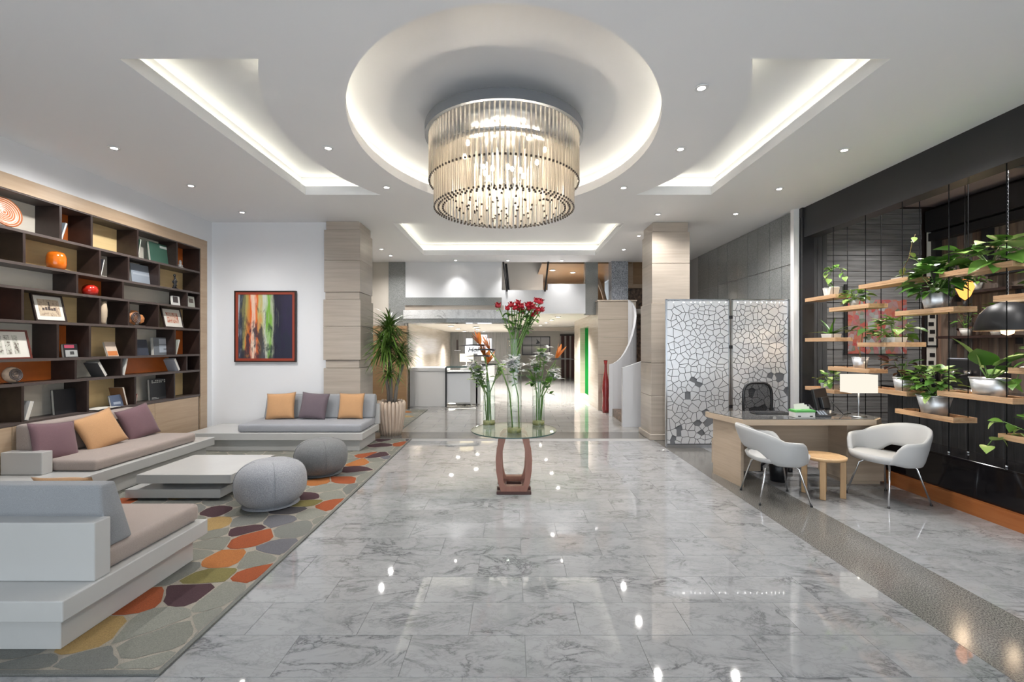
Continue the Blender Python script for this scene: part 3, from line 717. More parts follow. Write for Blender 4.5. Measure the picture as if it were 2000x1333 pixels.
SP = [(270, 1184, 'rust'), (365, 1161, 'plum'), (403, 1128, 'olive'), (434, 1100, 'orange'), (205, 1232, 'ochre'), (475, 1039, 'plum'), (487, 1054, 'rust'), (541, 1077, 'slate'), (508, 1126, 'rust'), (417, 1030, 'ochre'),
      (432, 996, 'plum'), (574, 1000, 'dark'), (643, 991, 'rust'), (605, 973, 'plum'), (549, 1017, 'slate'), (594, 986, 'olive'), (686, 921, 'plum'), (699, 905, 'orange'), (712, 890, 'rust'), (737, 892, 'plum'), (787, 869, 'rust'),
      (751, 861, 'plum'), (745, 872, 'plum'), (751, 897, 'slate'), (803, 859, 'dark'), (680, 936, 'rust'), (610, 944, 'orange'), (792, 806, 'orange'), (805, 826, 'plum'), (785, 835, 'rust'), (800, 815, 'ochre'), (815, 800, 'rust')]
rug('area_rug', 'grey rug with rust and plum stone pattern under the seating group', -4.93, -1.652, 2.11, 7.42, SP, 5)
rug('area_rug', 'stone-patterned rug behind the potted dracaena at the back', -3.58, -2.02, 8.06, 10.8, SP, 8)
rug('area_rug', 'edge of a stone-patterned rug at the bottom left corner', -4.93, -1.70, -1.2, 2.045, [], 11)

# ================================================================== BOOKCASE
BX, BD = XL, .27                # face plane, depth
bk = thing('bookcase', 'built-in dark wood wall bookcase with coloured back panels and oak surround', 'bookcase', (-5.08, 4.5, 0))
SZ = [3.09, 2.705, 2.373, 2.13, 1.793, 1.398, 1.15, .76]
Y0, Y1 = 1.75, 7.16
box('top_rail', BX - .30, BX + .004, Y0, 7.31, 3.09, 3.24, mat('oak'), bk)
box('side_jamb', BX - .30, BX + .004, 7.16, 7.31, 0, 3.09, mat('oak'), bk)
for z in SZ: box('shelf', BX - BD, BX - .002, Y0, Y1, z - .014, z + .014, mat('wenge_edge'), bk)
ROWS = [  # (front-edge columns of the dividers in the photo, back colours from left to right)
    ([116.5, 177.5, 267.8, 345], ['cream', 'orange', 'yellow', 'cream', 'orange']),
    ([45, 194, 250, 310], ['yellow', 'yellow', 'cream', 'cream', 'yellow']),
    ([149, 239, 365], ['cream', 'orange', 'cream', 'dark']),
    ([42, 194, 250, 309], ['orange', 'yellow', 'cream', 'cream', 'yellow']),
    ([111, 174, 265, 341], ['cream', 'orange', 'yellow', 'cream', 'orange']),
    ([146, 236, 364], ['orange', 'cream', 'orange', 'dark']),
    ([42, 170, 263, 340], ['yellow', 'cream', 'yellow', 'cream', 'yellow'])]
extra = [[2.7, 3.5], [2.4, 3.3], [2.2, 3.0], [2.5, 3.6], [2.3, 3.2], [2.6, 3.4], [2.2, 3.1]]
for r, (xs, cols) in enumerate(ROWS):
    zt, zb = SZ[r] - .014, SZ[r + 1] + .014
    yd = extra[r] + [YX(x, BX) for x in xs]; cc = ['yellow', 'cream'] + cols
    for y in yd: box('divider', BX - BD, BX - .002, y, y + .026, zb, zt, mat('wenge'), bk)
    ends = [Y0] + yd + [Y1]
    for a, b, c in zip(ends[:-1], ends[1:], cc):
        box('back_panel', BX - BD - .02, BX - BD, a + .013, b + .013 if b != Y1 else b, zb, zt, mat('back_' + c), bk)
    box('side_lining', BX - BD, BX - .004, Y1 - .02, Y1, zb, zt, mat('wenge'), bk)
box('carcass_back', BX - .33, BX - BD - .02, Y0, 7.16, 0, 3.09, mat('wenge'), bk)
cbody = box('cabinet_body', BX - BD, BX - .02, Y0, 7.16, 0, .745, mat('wenge'), bk)
dys = [1.76, 2.66, 3.56, 4.46, 5.35, 6.245, 7.12]
for a, b in zip(dys[:-1], dys[1:]): box('cabinet_door', BX - .02, BX, a + .003, b - .003, .06, .742, mat('oak'), cbody)

# ---- things on the shelves
def shelf_z(r): return SZ[r + 1] + .0142
def bcolor(nm, c, r=.5): 
    if nm not in MAT: MAT[nm] = plain(nm, c, r)
    return MAT[nm]
def book(label, r, xl, xr, h, col, thick=.03, lean=0.12, X=-5.07, art=None, dz=0, yaw=0):
    # a book standing with its cover to the room, leaning back; xl, xr its left and right photo columns
    ya, yb = YX(xl, X), YX(xr, X); w = yb - ya; z = shelf_z(r) + dz
    t = thing('book', label, 'book', (X, (ya + yb) / 2, z)); t.rotation_euler = (0, -lean, yaw); WM[t] = Matrix.LocRotScale(t.location, t.rotation_euler, t.scale)
    cm = bcolor('cover_%d_%d_%d' % tuple(int(c * 255) for c in col), col)
    cv_ = box('cover', 0, .003, -w / 2, w / 2, 0, h, cm, t, local=True); box('cover', -thick, -thick + .003, -w / 2, w / 2, 0, h, cm, t, local=True)
    box('pages', -thick + .003, 0, -w / 2 + .004, w / 2 - .006, .004, h - .004, mat('paper'), t, local=True)
    if art:
        for (u0, u1, v0, v1, c) in art:
            box('print', .003, .0038, -w / 2 + u0 * w, -w / 2 + u1 * w, v0 * h, v1 * h, bcolor('print_%d_%d_%d' % tuple(int(k * 255) for k in c), c), cv_, local=True)
    return t
def leaning(label, r, x, h, d, col, thick=.025, ang=.35, X=-4.98, pages=True):
    # a book standing spine-out against a divider, tilted in Y
    z = shelf_z(r); y = YX(x, X)
    t = thing('book', label, 'book', (X, y, z + thick * math.sin(abs(ang)) * (1 if ang > 0 else 0) + .001)); t.rotation_euler = (ang, 0, 0); WM[t] = Matrix.LocRotScale(t.location, t.rotation_euler, t.scale)
    cm = bcolor('cover_%d_%d_%d' % tuple(int(c * 255) for c in col), col)
    box('cover', -d, 0, 0, .003, 0, h, cm, t, local=True); box('cover', -d, 0, -thick, -thick + .003, 0, h, cm, t, local=True)
    box('pages', -d + .004, -.002, -thick + .003, 0, .003, h - .003, mat('paper'), t, local=True)
    return t
W_ = (.7, .7, .68); K_ = (.02, .02, .022)
leaning('blue-grey illustrated book leaning in the top row near the striped plate', 0, 121, .21, .17, (.22, .26, .30), .02, -.30, X=-5.0)
leaning('thin dark green book leaning on a divider in the top row', 0, 271, .26, .18, (.05, .11, .08), .016, -.16, X=-5.0)
book('large green book with white title in the top row', 0, 295, 335, .30, (.055, .14, .10), art=[(.5, .95, .80, .92, (.55, .62, .58))])
leaning('thin dark booklet standing in the second row beside the orange vase', 1, 198, .22, .15, (.05, .05, .06), .014, -.22, X=-4.99)
book('pale grey-blue book standing in the second row', 1, 258, 297, .27, (.27, .31, .36), art=[(.08, .92, .45, .55, (.36, .40, .45))])
book('small book with dark photo cover above the framed street scene', 2, 337, 352, .14, W_, X=-5.0, thick=.02, art=[(.1, .75, .3, .95, (.06, .05, .05))])
book('paperback with a photo cover at the right end of the third row', 2, 367, 381, .17, (.45, .47, .42), X=-4.99, thick=.02, art=[(.2, .8, .4, .8, (.10, .08, .07))])
book('black book with pink title and white photo in the orange compartment', 4, 126, 153, .155, K_, X=-5.03, art=[(.05, .75, .70, .92, (.45, .07, .12)), (.08, .95, .05, .55, (.42, .43, .42)), (.4, .7, .2, .45, (.08, .08, .08))])
t = book('open orange and white book standing in the yellow compartment', 4, 211, 232, .19, (.62, .50, .40), X=-5.04, lean=.3, thick=.02, art=[(.05, .95, .05, .35, (.60, .20, .06))])
book('dark navy book with plain cover in the fifth row', 4, 266, 291, .22, (.045, .055, .08), lean=.18)
book('thick grey book with pale photograph cover in the fifth row', 4, 301, 337, .25, (.17, .19, .21), thick=.045, lean=.06, art=[(.28, .85, .62, .92, (.48, .52, .58)), (.28, .85, .14, .58, (.42, .47, .53)), (.5, .7, .3, .36, (.12, .13, .15))])
leaning('colourful paperback leaning in the small orange compartment on the right', 4, 345, .23, .15, (.42, .45, .40), .018, -.30, X=-4.99)
leaning('grey book lying tilted in the sixth row', 5, 210, .20, .17, (.10, .10, .10), .035, .55, X=-4.98)
leaning('white book leaning at the left of the long orange compartment', 5, 243, .22, .14, W_, .02, -.24, X=-4.98)
leaning('small white and blue book leaning at the right of the orange compartment', 5, 352, .20, .16, (.40, .42, .46), .035, .50, X=-4.98)
leaning('white hardback leaning beside the sofa in the bottom row', 6, 55, .20, .16, W_, .035, -.28, X=-4.98)
book('large plain black book standing in the bottom row', 6, 107, 158, .28, (.012, .013, .016), lean=.08)
leaning('brown illustrated book leaning on a divider in the bottom row', 6, 250, .24, .18, (.20, .10, .05), .022, .26, X=-4.98)
book('blue book standing in front of the brown book in the bottom row', 6, 218, 241, .15, (.09, .12, .19), X=-5.0, lean=.22, thick=.02, art=[(.2, .8, .2, .4, (.35, .4, .48))])
ob_ = thing('open_book', 'open book lying flat in the bottom row of the bookcase', 'book', (-5.03, 5.52, shelf_z(6)))
box('pages', -.10, .10, -.16, .0, .006, .018, mat('paper'), ob_, local=True, rot=(.06, 0, 0)); box('pages', -.10, .10, .0, .16, .006, .018, mat('paper'), ob_, local=True, rot=(-.06, 0, 0)); box('cover', -.105, .105, -.165, .165, 0, .006, mat('black_plastic'), ob_, local=True)
leaning('thin red-brown booklet leaning by the divider in the bottom row', 6, 266, .13, .12, (.35, .12, .09), .012, -.2, X=-4.98)
book('black book with rows of white lettering near the right end of the bottom row', 6, 293, 334, .30, (.035, .038, .042), lean=.05,
     art=[(.10 + .083 * k, .155 + .083 * k, z, z + .055, (.55, .56, .52)) for k in range(10) for z in (.80, .88) if (k * 3 + int(z * 100)) % 7] + [(.08, .40, .05, .07, (.45, .45, .43)), (.08, .30, .10, .12, (.45, .45, .43))])
# round vases, plate, figurines, fossils
def ring_mat():
    t = NT('striped_glaze'); vec = t.coords((1, 1, 1)); g = t.add('VectorMath', operation='LENGTH'); t.l(vec, g.inputs[0])
    w = t.add('Math', operation='MULTIPLY'); w.inputs[1].default_value = 330; t.l(g.outputs['Value'], w.inputs[0]); s = t.add('Math', operation='SINE'); t.l(w.outputs[0], s.inputs[0])
    c = t.ramp(s.outputs[0], [(.35, (.45, .13, .04)), (.6, (.66, .58, .50))]); return t.pbr(c, .25)
MAT['striped_glaze'] = ring_mat()
z = shelf_z(0); pl = thing('plate', 'round orange-striped ceramic plate on a stand in the top row', 'plate', (-5.06, YX(6, -5.06), z)); 
lathe('dish', [(0, .012), (.09, .014), (.15, .030), (.152, .024), (.09, .004), (0, .002)], mat('striped_glaze'), pl, (0, 0), 36, local=True, loc=(0, 0, .155), rot=(0, R(78), 0))
box('stand', -.05, .06, -.05, .05, 0, .012, mat('black_plastic'), pl, local=True)
MAT['orange_glaze'] = plain('orange_glaze', (.72, .16, .01), .15, coat=.4, var=.25, scale=14); MAT['red_glaze'] = plain('red_glaze', (.45, .02, .01), .1, coat=.5)
tag(lathe('round_vase', [(0, 0), (.055, 0), (.078, .02), (.085, .07), (.084, .14), (.07, .185), (.04, .202), (.036, .195), (0, .19)], mat('orange_glaze'), None, seg=28, loc=(-5.06, YX(110, -5.06), shelf_z(1))), 'glossy orange rounded vase in the second row', 'vase')
tag(lathe('round_vase', [(0, 0), (.045, 0), (.07, .025), (.078, .065), (.066, .11), (.036, .13), (.03, .124), (0, .12)], mat('red_glaze'), None, seg=28, loc=(-5.05, YX(176, -5.05), shelf_z(2))), 'glossy red low vase in the red-backed compartment', 'vase')
tag(lathe('tall_vase', [(0, 0), (.022, 0), (.030, .03), (.042, .10), (.044, .17), (.036, .25), (.026, .285), (.022, .28), (0, .27)], plain('cream_glaze', (.62, .50, .36), .35, var=.25, scale=8), None, seg=20, loc=(-5.02, YX(201, -5.02), shelf_z(3))), 'tall slim cream vase in the fourth row', 'vase')
fg = thing('figurine', 'small twisted black figurine in the yellow compartment', 'figurine', (-5.02, YX(341, -5.02), shelf_z(1)))
box('base', -.03, .03, -.035, .035, 0, .012, mat('black_plastic'), fg, local=True)
for pts, rr in (([(0, -.03, .01), (0, .02, .06), (.01, -.025, .10), (0, .015, .14), (0, 0, .185)], [.014, .02, .016, .016, .01]), ([(0, .03, .01), (.01, -.02, .05), (0, .03, .10), (0, .0, .15)], [.014, .018, .014, .01]), ([(0, .015, .14), (0, .045, .12), (0, .03, .09)], [.008, .009, .006]), ([(0, -.01, .13), (0, -.04, .11), (0, -.025, .08)], [.008, .009, .006])):
    tube('limb', pts, rr, mat('black_plastic'), fg, 8, local=True)
lathe('head', [(0, .185), (.015, .19), (.018, .205), (.012, .22), (0, .225)], mat('black_plastic'), fg, (0, 0), 10, local=True)
def spiral(par, r0, turns, m, loc, rot, tw=.010):
    pts = [(r0 * (1 - i / 60) * math.cos(turns * 2 * math.pi * i / 60), r0 * (1 - i / 60) * math.sin(turns * 2 * math.pi * i / 60), .012 * (i / 60)) for i in range(58)]
    tube('spiral', pts, [tw * (1 - .6 * i / 58) for i in range(58)], m, par, 6, local=True, loc=loc, rot=rot)
MAT['fossil'] = plain('fossil', (.58, .42, .30), .6, var=.3, scale=20); MAT['fossil_dark'] = plain('fossil_dark', (.10, .08, .08), .5); MAT['terracotta'] = plain('terracotta', (.62, .25, .09), .55, var=.2, scale=12)
fs = thing('ceramic_sculpture', 'orange terracotta spiral sculpture in the fourth row', 'sculpture', (-5.05, YX(263, -5.05), shelf_z(3)))
box('plinth', -.06, .07, -.09, .09, 0, .012, mat('wenge_edge'), fs, local=True)
lathe('disc', [(0, -.02), (.085, -.02), (.105, 0), (.085, .02), (0, .03)], mat('terracotta'), fs, (0, 0), 7, local=True, loc=(.0, -.01, .115), rot=(0, R(90), 0), smooth=False)
lathe('lobe', [(0, -.02), (.055, -.02), (.07, 0), (.055, .02), (0, .03)], mat('terracotta'), fs, (0, 0), 7, local=True, loc=(.0, .085, .10), rot=(0, R(90), 0), smooth=False)
spiral(fs, .08, 4, mat('fossil_dark'), (.03, -.02, .11), (0, R(90), 0), .008)
fo = thing('fossil', 'pale ammonite fossil with dark spiral in the sixth row', 'fossil', (-5.04, YX(24, -5.04), shelf_z(5)))
v, f = lathe_data([(0, -.03), (.07, -.03), (.085, 0), (.07, .03), (0, .035)], 14)
mk('body', [(a, b * 1.05, c) for a, b, c in v], f, mat('fossil'), fo, True, True, (0, 0, .088), (0, R(82), 0))
spiral(fo, .065, 4.5, mat('fossil_dark'), (.034, 0, .09), (0, R(82), 0), .006)
box('stand', -.03, .05, -.05, .06, 0, .010, mat('black_plastic'), fo, local=True)
tk = thing('trinket', 'small grey and white ornament in the top right compartment', 'ornament', (-4.99, YX(352, -4.99), shelf_z(0)))
lathe('body', [(0, 0), (.03, 0), (.035, .03), (.015, .06), (.022, .08), (.012, .11), (0, .115)], plain('ornament', (.42, .40, .38), .5, var=.6, scale=60), tk, (0, 0), 10, local=True); box('base', -.03, .03, -.04, .04, -.0, .006, mat('pot_white'), tk, local=True)
# framed pictures leaning on the shelves
def sketch(name, paper, ink, sc):
    t = NT(name); v = t.coords((1, 1, 1)); n = t.noise(v, sc, 5, .65); c = t.ramp(n.outputs['Fac'], [(.40, ink), (.50, paper), (1, paper)]); return t.pbr(c, .6)
MAT['sketch_sepia'] = sketch('sketch_sepia', (.52, .42, .30), (.30, .22, .16), 30); MAT['sketch_red'] = sketch('sketch_red', (.60, .45, .36), (.42, .10, .05), 24); MAT['sketch_multi'] = sketch('sketch_multi', (.55, .55, .48), (.15, .12, .10), 30)
def frame(label, r, xl, xr, h, wood, X=-5.0, lean=.22, prints=((.2, .8, .22, .8),), pm='sketch_sepia'):
    ya, yb = YX(xl, X), YX(xr, X); w = yb - ya
    t = thing('picture_frame', label, 'picture', (X, (ya + yb) / 2, shelf_z(r))); t.rotation_euler = (0, -lean, 0); WM[t] = Matrix.LocRotScale(t.location, t.rotation_euler, t.scale)
    b = .016
    for (y0, y1, z0, z1) in ((-w / 2, w / 2, 0, b), (-w / 2, w / 2, h - b, h), (-w / 2, -w / 2 + b, b, h - b), (w / 2 - b, w / 2, b, h - b)): box('frame_bar', -.012, .008, y0, y1, z0, z1, wood, t, local=True)
    mb_ = box('mat_board', -.010, 0, -w / 2 + b, w / 2 - b, b, h - b, mat('paper'), t, local=True)
    for (u0, u1, v0, v1) in prints: box('print', 0, .001, -w / 2 + u0 * w, -w / 2 + u1 * w, v0 * h, v1 * h, mat(pm), mb_, local=True)
    if pm == 'sketch_sepia': 
        box('tower', .001, .002, 0.0 * w, .035 * w, .42 * h, .74 * h, mat('wenge_edge'), mb_, local=True)
        for k in range(5): box('building', .001, .002, (-.22 + .09 * k) * w, (-.15 + .09 * k) * w, .42 * h, (.50 + .03 * (k % 3)) * h, mat('wenge_edge'), mb_, local=True)
    return t
frame('dark framed sepia drawing of a tower in the fourth row', 3, 70, 131, .30, mat('wenge'), prints=((.17, .85, .2, .82),))
frame('small framed reddish picture on white mount in the fourth row', 3, 322, 359, .30, mat('wenge'), prints=((.2, .8, .25, .78),), pm='sketch_red')
frame('mahogany framed triptych of three narrow drawings in the fifth row', 4, -28, 63, .30, bcolor('mahogany', (.14, .03, .02), .3), prints=((.28, .40, .17, .82), (.46, .58, .17, .82), (.64, .76, .17, .82)), pm='sketch_multi')

# ================================================================== SEATING GROUP
def cushion_box(name, x0, x1, y0, y1, z0, z1, m, parent, bev=.035): return box(name, x0, x1, y0, y1, z0, z1, m, parent, bev, 3, smooth=True)
# platform sofa along the bookcase
s1 = thing('sofa', 'low white platform sofa with taupe cushions along the bookcase', 'sofa', (-4.5, 5.1, .012))
box('platform_base', -4.92, -4.14, 4.10, 6.10, .012, .19, mat('white_lacquer'), s1, .004, 1)
box('platform_slab', -4.94, -4.07, 3.95, 6.17, .19, .295, mat('white_lacquer'), s1, .006, 2)
box('arm_block', -4.94, -4.54, 4.35, 4.455, .296, .513, mat('white_lacquer'), s1, .006, 2)
cushion_box('seat_cushion', -4.93, -4.13, 4.47, 5.90, .296, .41, mat('taupe'), s1)
v = [(-4.94, .41), (-4.74, .41), (-4.80, .76), (-4.94, .76)]
def wedge(name, prof, a0, a1, axis, m, par, bev=.03):
    bm = bmesh.new(); A = [bm.verts.new((p[0], a0, p[1]) if axis == 'y' else (a0, p[0], p[1])) for p in prof]; B = [bm.verts.new((p[0], a1, p[1]) if axis == 'y' else (a1, p[0], p[1])) for p in prof]
    n = len(prof); bm.faces.new(A); bm.faces.new(B[::-1])
    for i in range(n): bm.faces.new((A[i], B[i], B[(i + 1) % n], A[(i + 1) % n]))
    bmesh.ops.bevel(bm, geom=bm.edges[:], offset=bev, segments=3, profile=.5, affect='EDGES')
    ob = bpy.data.objects.new(name, bm_mesh(name, bm, m, True)); return link(ob, par)
wedge('back_cushion', v, 4.47, 5.78, 'y', mat('taupe'), s1)
# platform sofa under the painting
s2 = thing('sofa', 'low white platform daybed with grey cushions under the painting', 'sofa', (-3.4, 6.95, .012))
box('platform_base', -4.6, -2.22, 6.56, 7.32, .012, .178, mat('white_lacquer'), s2, .004, 1)
box('platform_slab', -4.72, -2.16, 6.50, 7.332, .178, .28, mat('white_lacquer'), s2, .006, 2)
box('back_block', -3.95, -2.14, 7.27, 7.33, .281, .61, mat('white_lacquer'), s2, .006, 2)
cushion_box('seat_cushion', -4.0, -2.20, 6.55, 7.265, .281, .40, mat('grey_fabric'), s2)
wedge('back_cushion', [(7.10, .40), (7.265, .40), (7.31, .63), (7.315, .765), (7.20, .765)], -3.92, -2.19, 'x', mat('light_grey_fabric'), s2)
# platform sofa nearest to the camera, seen from behind
s3 = thing('sofa', 'white platform sofa seen from behind in the near left corner', 'sofa', (-3.2, 2.75, .012))
box('platform_base', -4.4, -2.28, 2.275, 3.224, .012, .19, mat('white_lacquer'), s3, .004, 1)
box('platform_slab', -4.5, -2.20, 2.205, 3.26, .19, .295, mat('white_lacquer'), s3, .006, 2)
box('back_block', -4.5, -2.215, 2.39, 2.488, .296, .607, mat('white_lacquer'), s3, .006, 2)
cushion_box('seat_cushion', -4.1, -2.245, 2.49, 3.245, .296, .42, mat('taupe'), s3)
wedge('back_cushion', [(2.492, .42), (2.68, .42), (2.56, .785), (2.46, .785), (2.47, .62), (2.492, .60)], -4.1, -2.25, 'x', mat('light_grey_fabric'), s3, .018)
# scatter pillows
def pillow_mesh(name, w, h, t, m, seed):
    rg = random.Random(seed); N = 14; v = []; f = []
    for s in (1, -1):
        for i in range(N + 1):
            for j in range(N + 1):
                u, q = 2 * i / N - 1, 2 * j / N - 1
                k = max(0, (1 - abs(u) ** 2.6) * (1 - abs(q) ** 2.6)) ** .55
                pin = 1 - .07 * (1 - abs(u) ** 2) * (abs(q) ** 4) - 0; pin2 = 1 - .07 * (1 - abs(q) ** 2) * (abs(u) ** 4)
                v.append((u * w / 2 * pin2, s * t / 2 * k + .004 * math.sin(5 * u + seed) * k, q * h / 2 * pin))
    n = (N + 1) ** 2
    for s in (0, 1):
        for i in range(N):
            for j in range(N):
                a = s * n + i * (N + 1) + j; q = (a, a + N + 1, a + N + 2, a + 1); f.append(q if s == 0 else q[::-1])
    bm = bmesh.new(); vv = [bm.verts.new(p) for p in v]
    for q in f: bm.faces.new([vv[i] for i in q])
    bmesh.ops.remove_doubles(bm, verts=bm.verts[:], dist=.0015)
    return bm_mesh(name, bm, m, True)
def pillow(label, loc, rot, w, h, t, m, seed):
    ob = bpy.data.objects.new('throw_pillow', pillow_mesh('throw_pillow', w, h, t, mat(m), seed)); ob.location = loc; ob.rotation_euler = rot
    return tag(link(ob), label, 'pillow', 'throw pillows')
pillow('orange throw pillow at the left of the sofa under the painting', (-3.62, 7.05, .60), (R(-16), R(-3), R(3)), .45, .42, .13, 'pillow_orange', 1)
pillow('dark mauve throw pillow in the middle of the sofa under the painting', (-3.10, 7.05, .60), (R(-16), R(4), R(-2)), .44, .42, .13, 'pillow_plum', 2)
pillow('orange throw pillow at the right of the sofa under the painting', (-2.52, 7.06, .60), (R(-15), R(0), R(0)), .40, .41, .13, 'pillow_orange', 3)
pillow('purple throw pillow partly cut off at the left edge of the photo', (-4.70, 4.63, .56), (R(-18), R(6), R(84)), .44, .42, .13, 'pillow_purple', 4)
pillow('orange throw pillow in the middle of the sofa along the bookcase', (-4.66, 5.10, .585), (R(-22), R(-14), R(80)), .43, .43, .13, 'pillow_orange', 5)
pillow('purple throw pillow at the far end of the sofa along the bookcase', (-4.66, 5.62, .59), (R(-20), R(-10), R(82)), .42, .42, .13, 'pillow_purple', 6)
pillow('orange pillow peeking over the back of the nearest sofa', (-2.73, 2.80, .592), (R(24), R(0), R(0)), .37, .35, .12, 'pillow_orange', 7)
pillow('purple pillow peeking over the back of the nearest sofa at the photo edge', (-3.28, 2.80, .588), (R(24), R(6), R(0)), .38, .34, .12, 'pillow_purple', 8)
# coffee table
ct = thing('coffee_table', 'low white coffee table of two offset slabs', 'table', (-3.3, 4.9, .012))
box('foot', -3.6, -2.95, 4.7, 5.15, .012, .035, mat('black_plastic'), ct)
box('lower_slab', -3.83, -2.89, 4.46, 5.30, .035, .122, mat('white_lacquer'), ct, .005, 2)
box('spacer', -3.6, -3.0, 4.65, 5.1, .122, .18, mat('white_lacquer'), ct)
box('top_slab', -3.72, -2.78, 4.46, 5.28, .18, .268, mat('white_lacquer'), ct, .005, 2)
# poufs
def pouf(label, x, y, r, h, m):
    prof = [(0, 0), (r * .55, 0), (r * .80, .015)]
    for i in range(1, 14):
        a = -math.pi / 2 + math.pi * i / 14; prof.append((r * (abs(math.cos(a)) ** .62), h / 2 + h / 2 * math.copysign(abs(math.sin(a)) ** .85, math.sin(a))))
    prof += [(r * .2, h * .985), (0, h * .965)]
    prof = [p for p in prof if True]
    v, f = lathe_data(prof, 36); rg = random.Random(int(x * 100))
    v = [(a * (1 + .012 * math.sin(3 * math.atan2(b, a) + 1)), b * (1 + .012 * math.cos(2 * math.atan2(b, a))), c) for a, b, c in v]
    t = thing('pouf', label, 'pouf', (x, y, .012)); cov = mk('cover', v, f, mat(m), t, True, True)
    k = 36; top = [(r * 1.004 * math.cos(2 * math.pi * i / k), r * 1.004 * math.sin(2 * math.pi * i / k)) for i in range(k)]
    pts = [(0, r * (abs(math.cos(a)) ** .62) * 1.004, h / 2 + h / 2 * math.copysign(abs(math.sin(a)) ** .85, math.sin(a))) for a in [-1.2 + 2.5 * i / 12 for i in range(13)]]
    for q in range(4): tube('seam', [(-p[1] * math.sin(q * 1.571 + .6), p[1] * math.cos(q * 1.571 + .6), p[2]) for p in pts], .0035, mat(m), cov, 4, local=True)
    return t
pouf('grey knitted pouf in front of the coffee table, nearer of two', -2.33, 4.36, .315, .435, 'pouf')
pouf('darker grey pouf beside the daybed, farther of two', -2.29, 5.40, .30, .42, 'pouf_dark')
# painting
def painting_mat():
    t = NT('abstract_painting'); tc = t.add('TexCoord'); vec = t.coords((1, 1, 1), kind='Generated')
    mp = t.add('Mapping'); mp.inputs['Scale'].default_value = (9, 1, 1.3); t.l(vec, mp.inputs['Vector']); n = t.noise(mp.outputs[0], 1.4, 5, .6, .3)
    sp = t.add('SeparateXYZ'); t.l(vec, sp.inputs[0])
    mu = t.add('Math', operation='MULTIPLY_ADD'); mu.inputs[1].default_value = .28; t.l(n.outputs['Fac'], mu.inputs[0]); t.l(sp.outputs[0], mu.inputs[2])
    c = t.ramp(mu.outputs[0], [(.12, (.50, .54, .58)), (.19, (.04, .05, .07)), (.27, (.40, .36, .12)), (.35, (.75, .12, .012)), (.43, (.80, .66, .52)), (.48, (.78, .12, .012)), (.55, (.50, .46, .18)), (.62, (.60, .62, .55)), (.70, (.18, .42, .04)), (.77, (.42, .46, .34)), (.85, (.02, .02, .035)), (1, (.03, .025, .06))])
    mp2 = t.add('Mapping'); mp2.inputs['Scale'].default_value = (6, 1, 2.2); mp2.inputs['Location'].default_value = (3, 1, 7); t.l(vec, mp2.inputs['Vector']); n2 = t.noise(mp2.outputs[0], 1.6, 4, .6, .4)
    vg = t.add('Math', operation='SUBTRACT'); t.l(n2.outputs['Fac'], vg.inputs[0])
    z2 = t.add('Math', operation='MULTIPLY'); z2.inputs[1].default_value = .38; t.l(sp.outputs[2], z2.inputs[0]); t.l(z2.outputs[0], vg.inputs[1])
    dk_ = t.ramp(vg.outputs[0], [(.28, (0, 0, 0)), (.42, (.9, .9, .9))])
    c = t.mix(dk_, c, (.025, .028, .05)); return t.pbr(c, .4)
MAT['abstract_painting'] = painting_mat(); MAT['frame_red'] = plain('frame_red', (.32, .06, .035), .35)
pa = thing('painting', 'abstract painting with orange and green streaks in a red frame', 'painting', (-4.05, 7.40, 1.27))
X0, X1, Z0, Z1 = -4.555, -3.545, 1.275, 2.445
for (a, b, c, d) in ((X0, X1, Z0, Z0 + .02), (X0, X1, Z1 - .02, Z1), (X0, X0 + .02, Z0 + .02, Z1 - .02), (X1 - .02, X1, Z0 + .02, Z1 - .02)): box('outer_frame', a, b, 7.385, 7.428, c, d, mat('wenge'), pa)
g = .02
for (a, b, c, d) in ((X0 + g, X1 - g, Z0 + g, Z0 + .06), (X0 + g, X1 - g, Z1 - .06, Z1 - g), (X0 + g, X0 + .06, Z0 + .06, Z1 - .06), (X1 - .06, X1 - g, Z0 + .06, Z1 - .06)): box('inner_frame', a, b, 7.392, 7.428, c, d, mat('frame_red'), pa)
box('canvas', X0 + .06, X1 - .06, 7.40, 7.427, Z0 + .06, Z1 - .06, mat('abstract_painting'), pa)

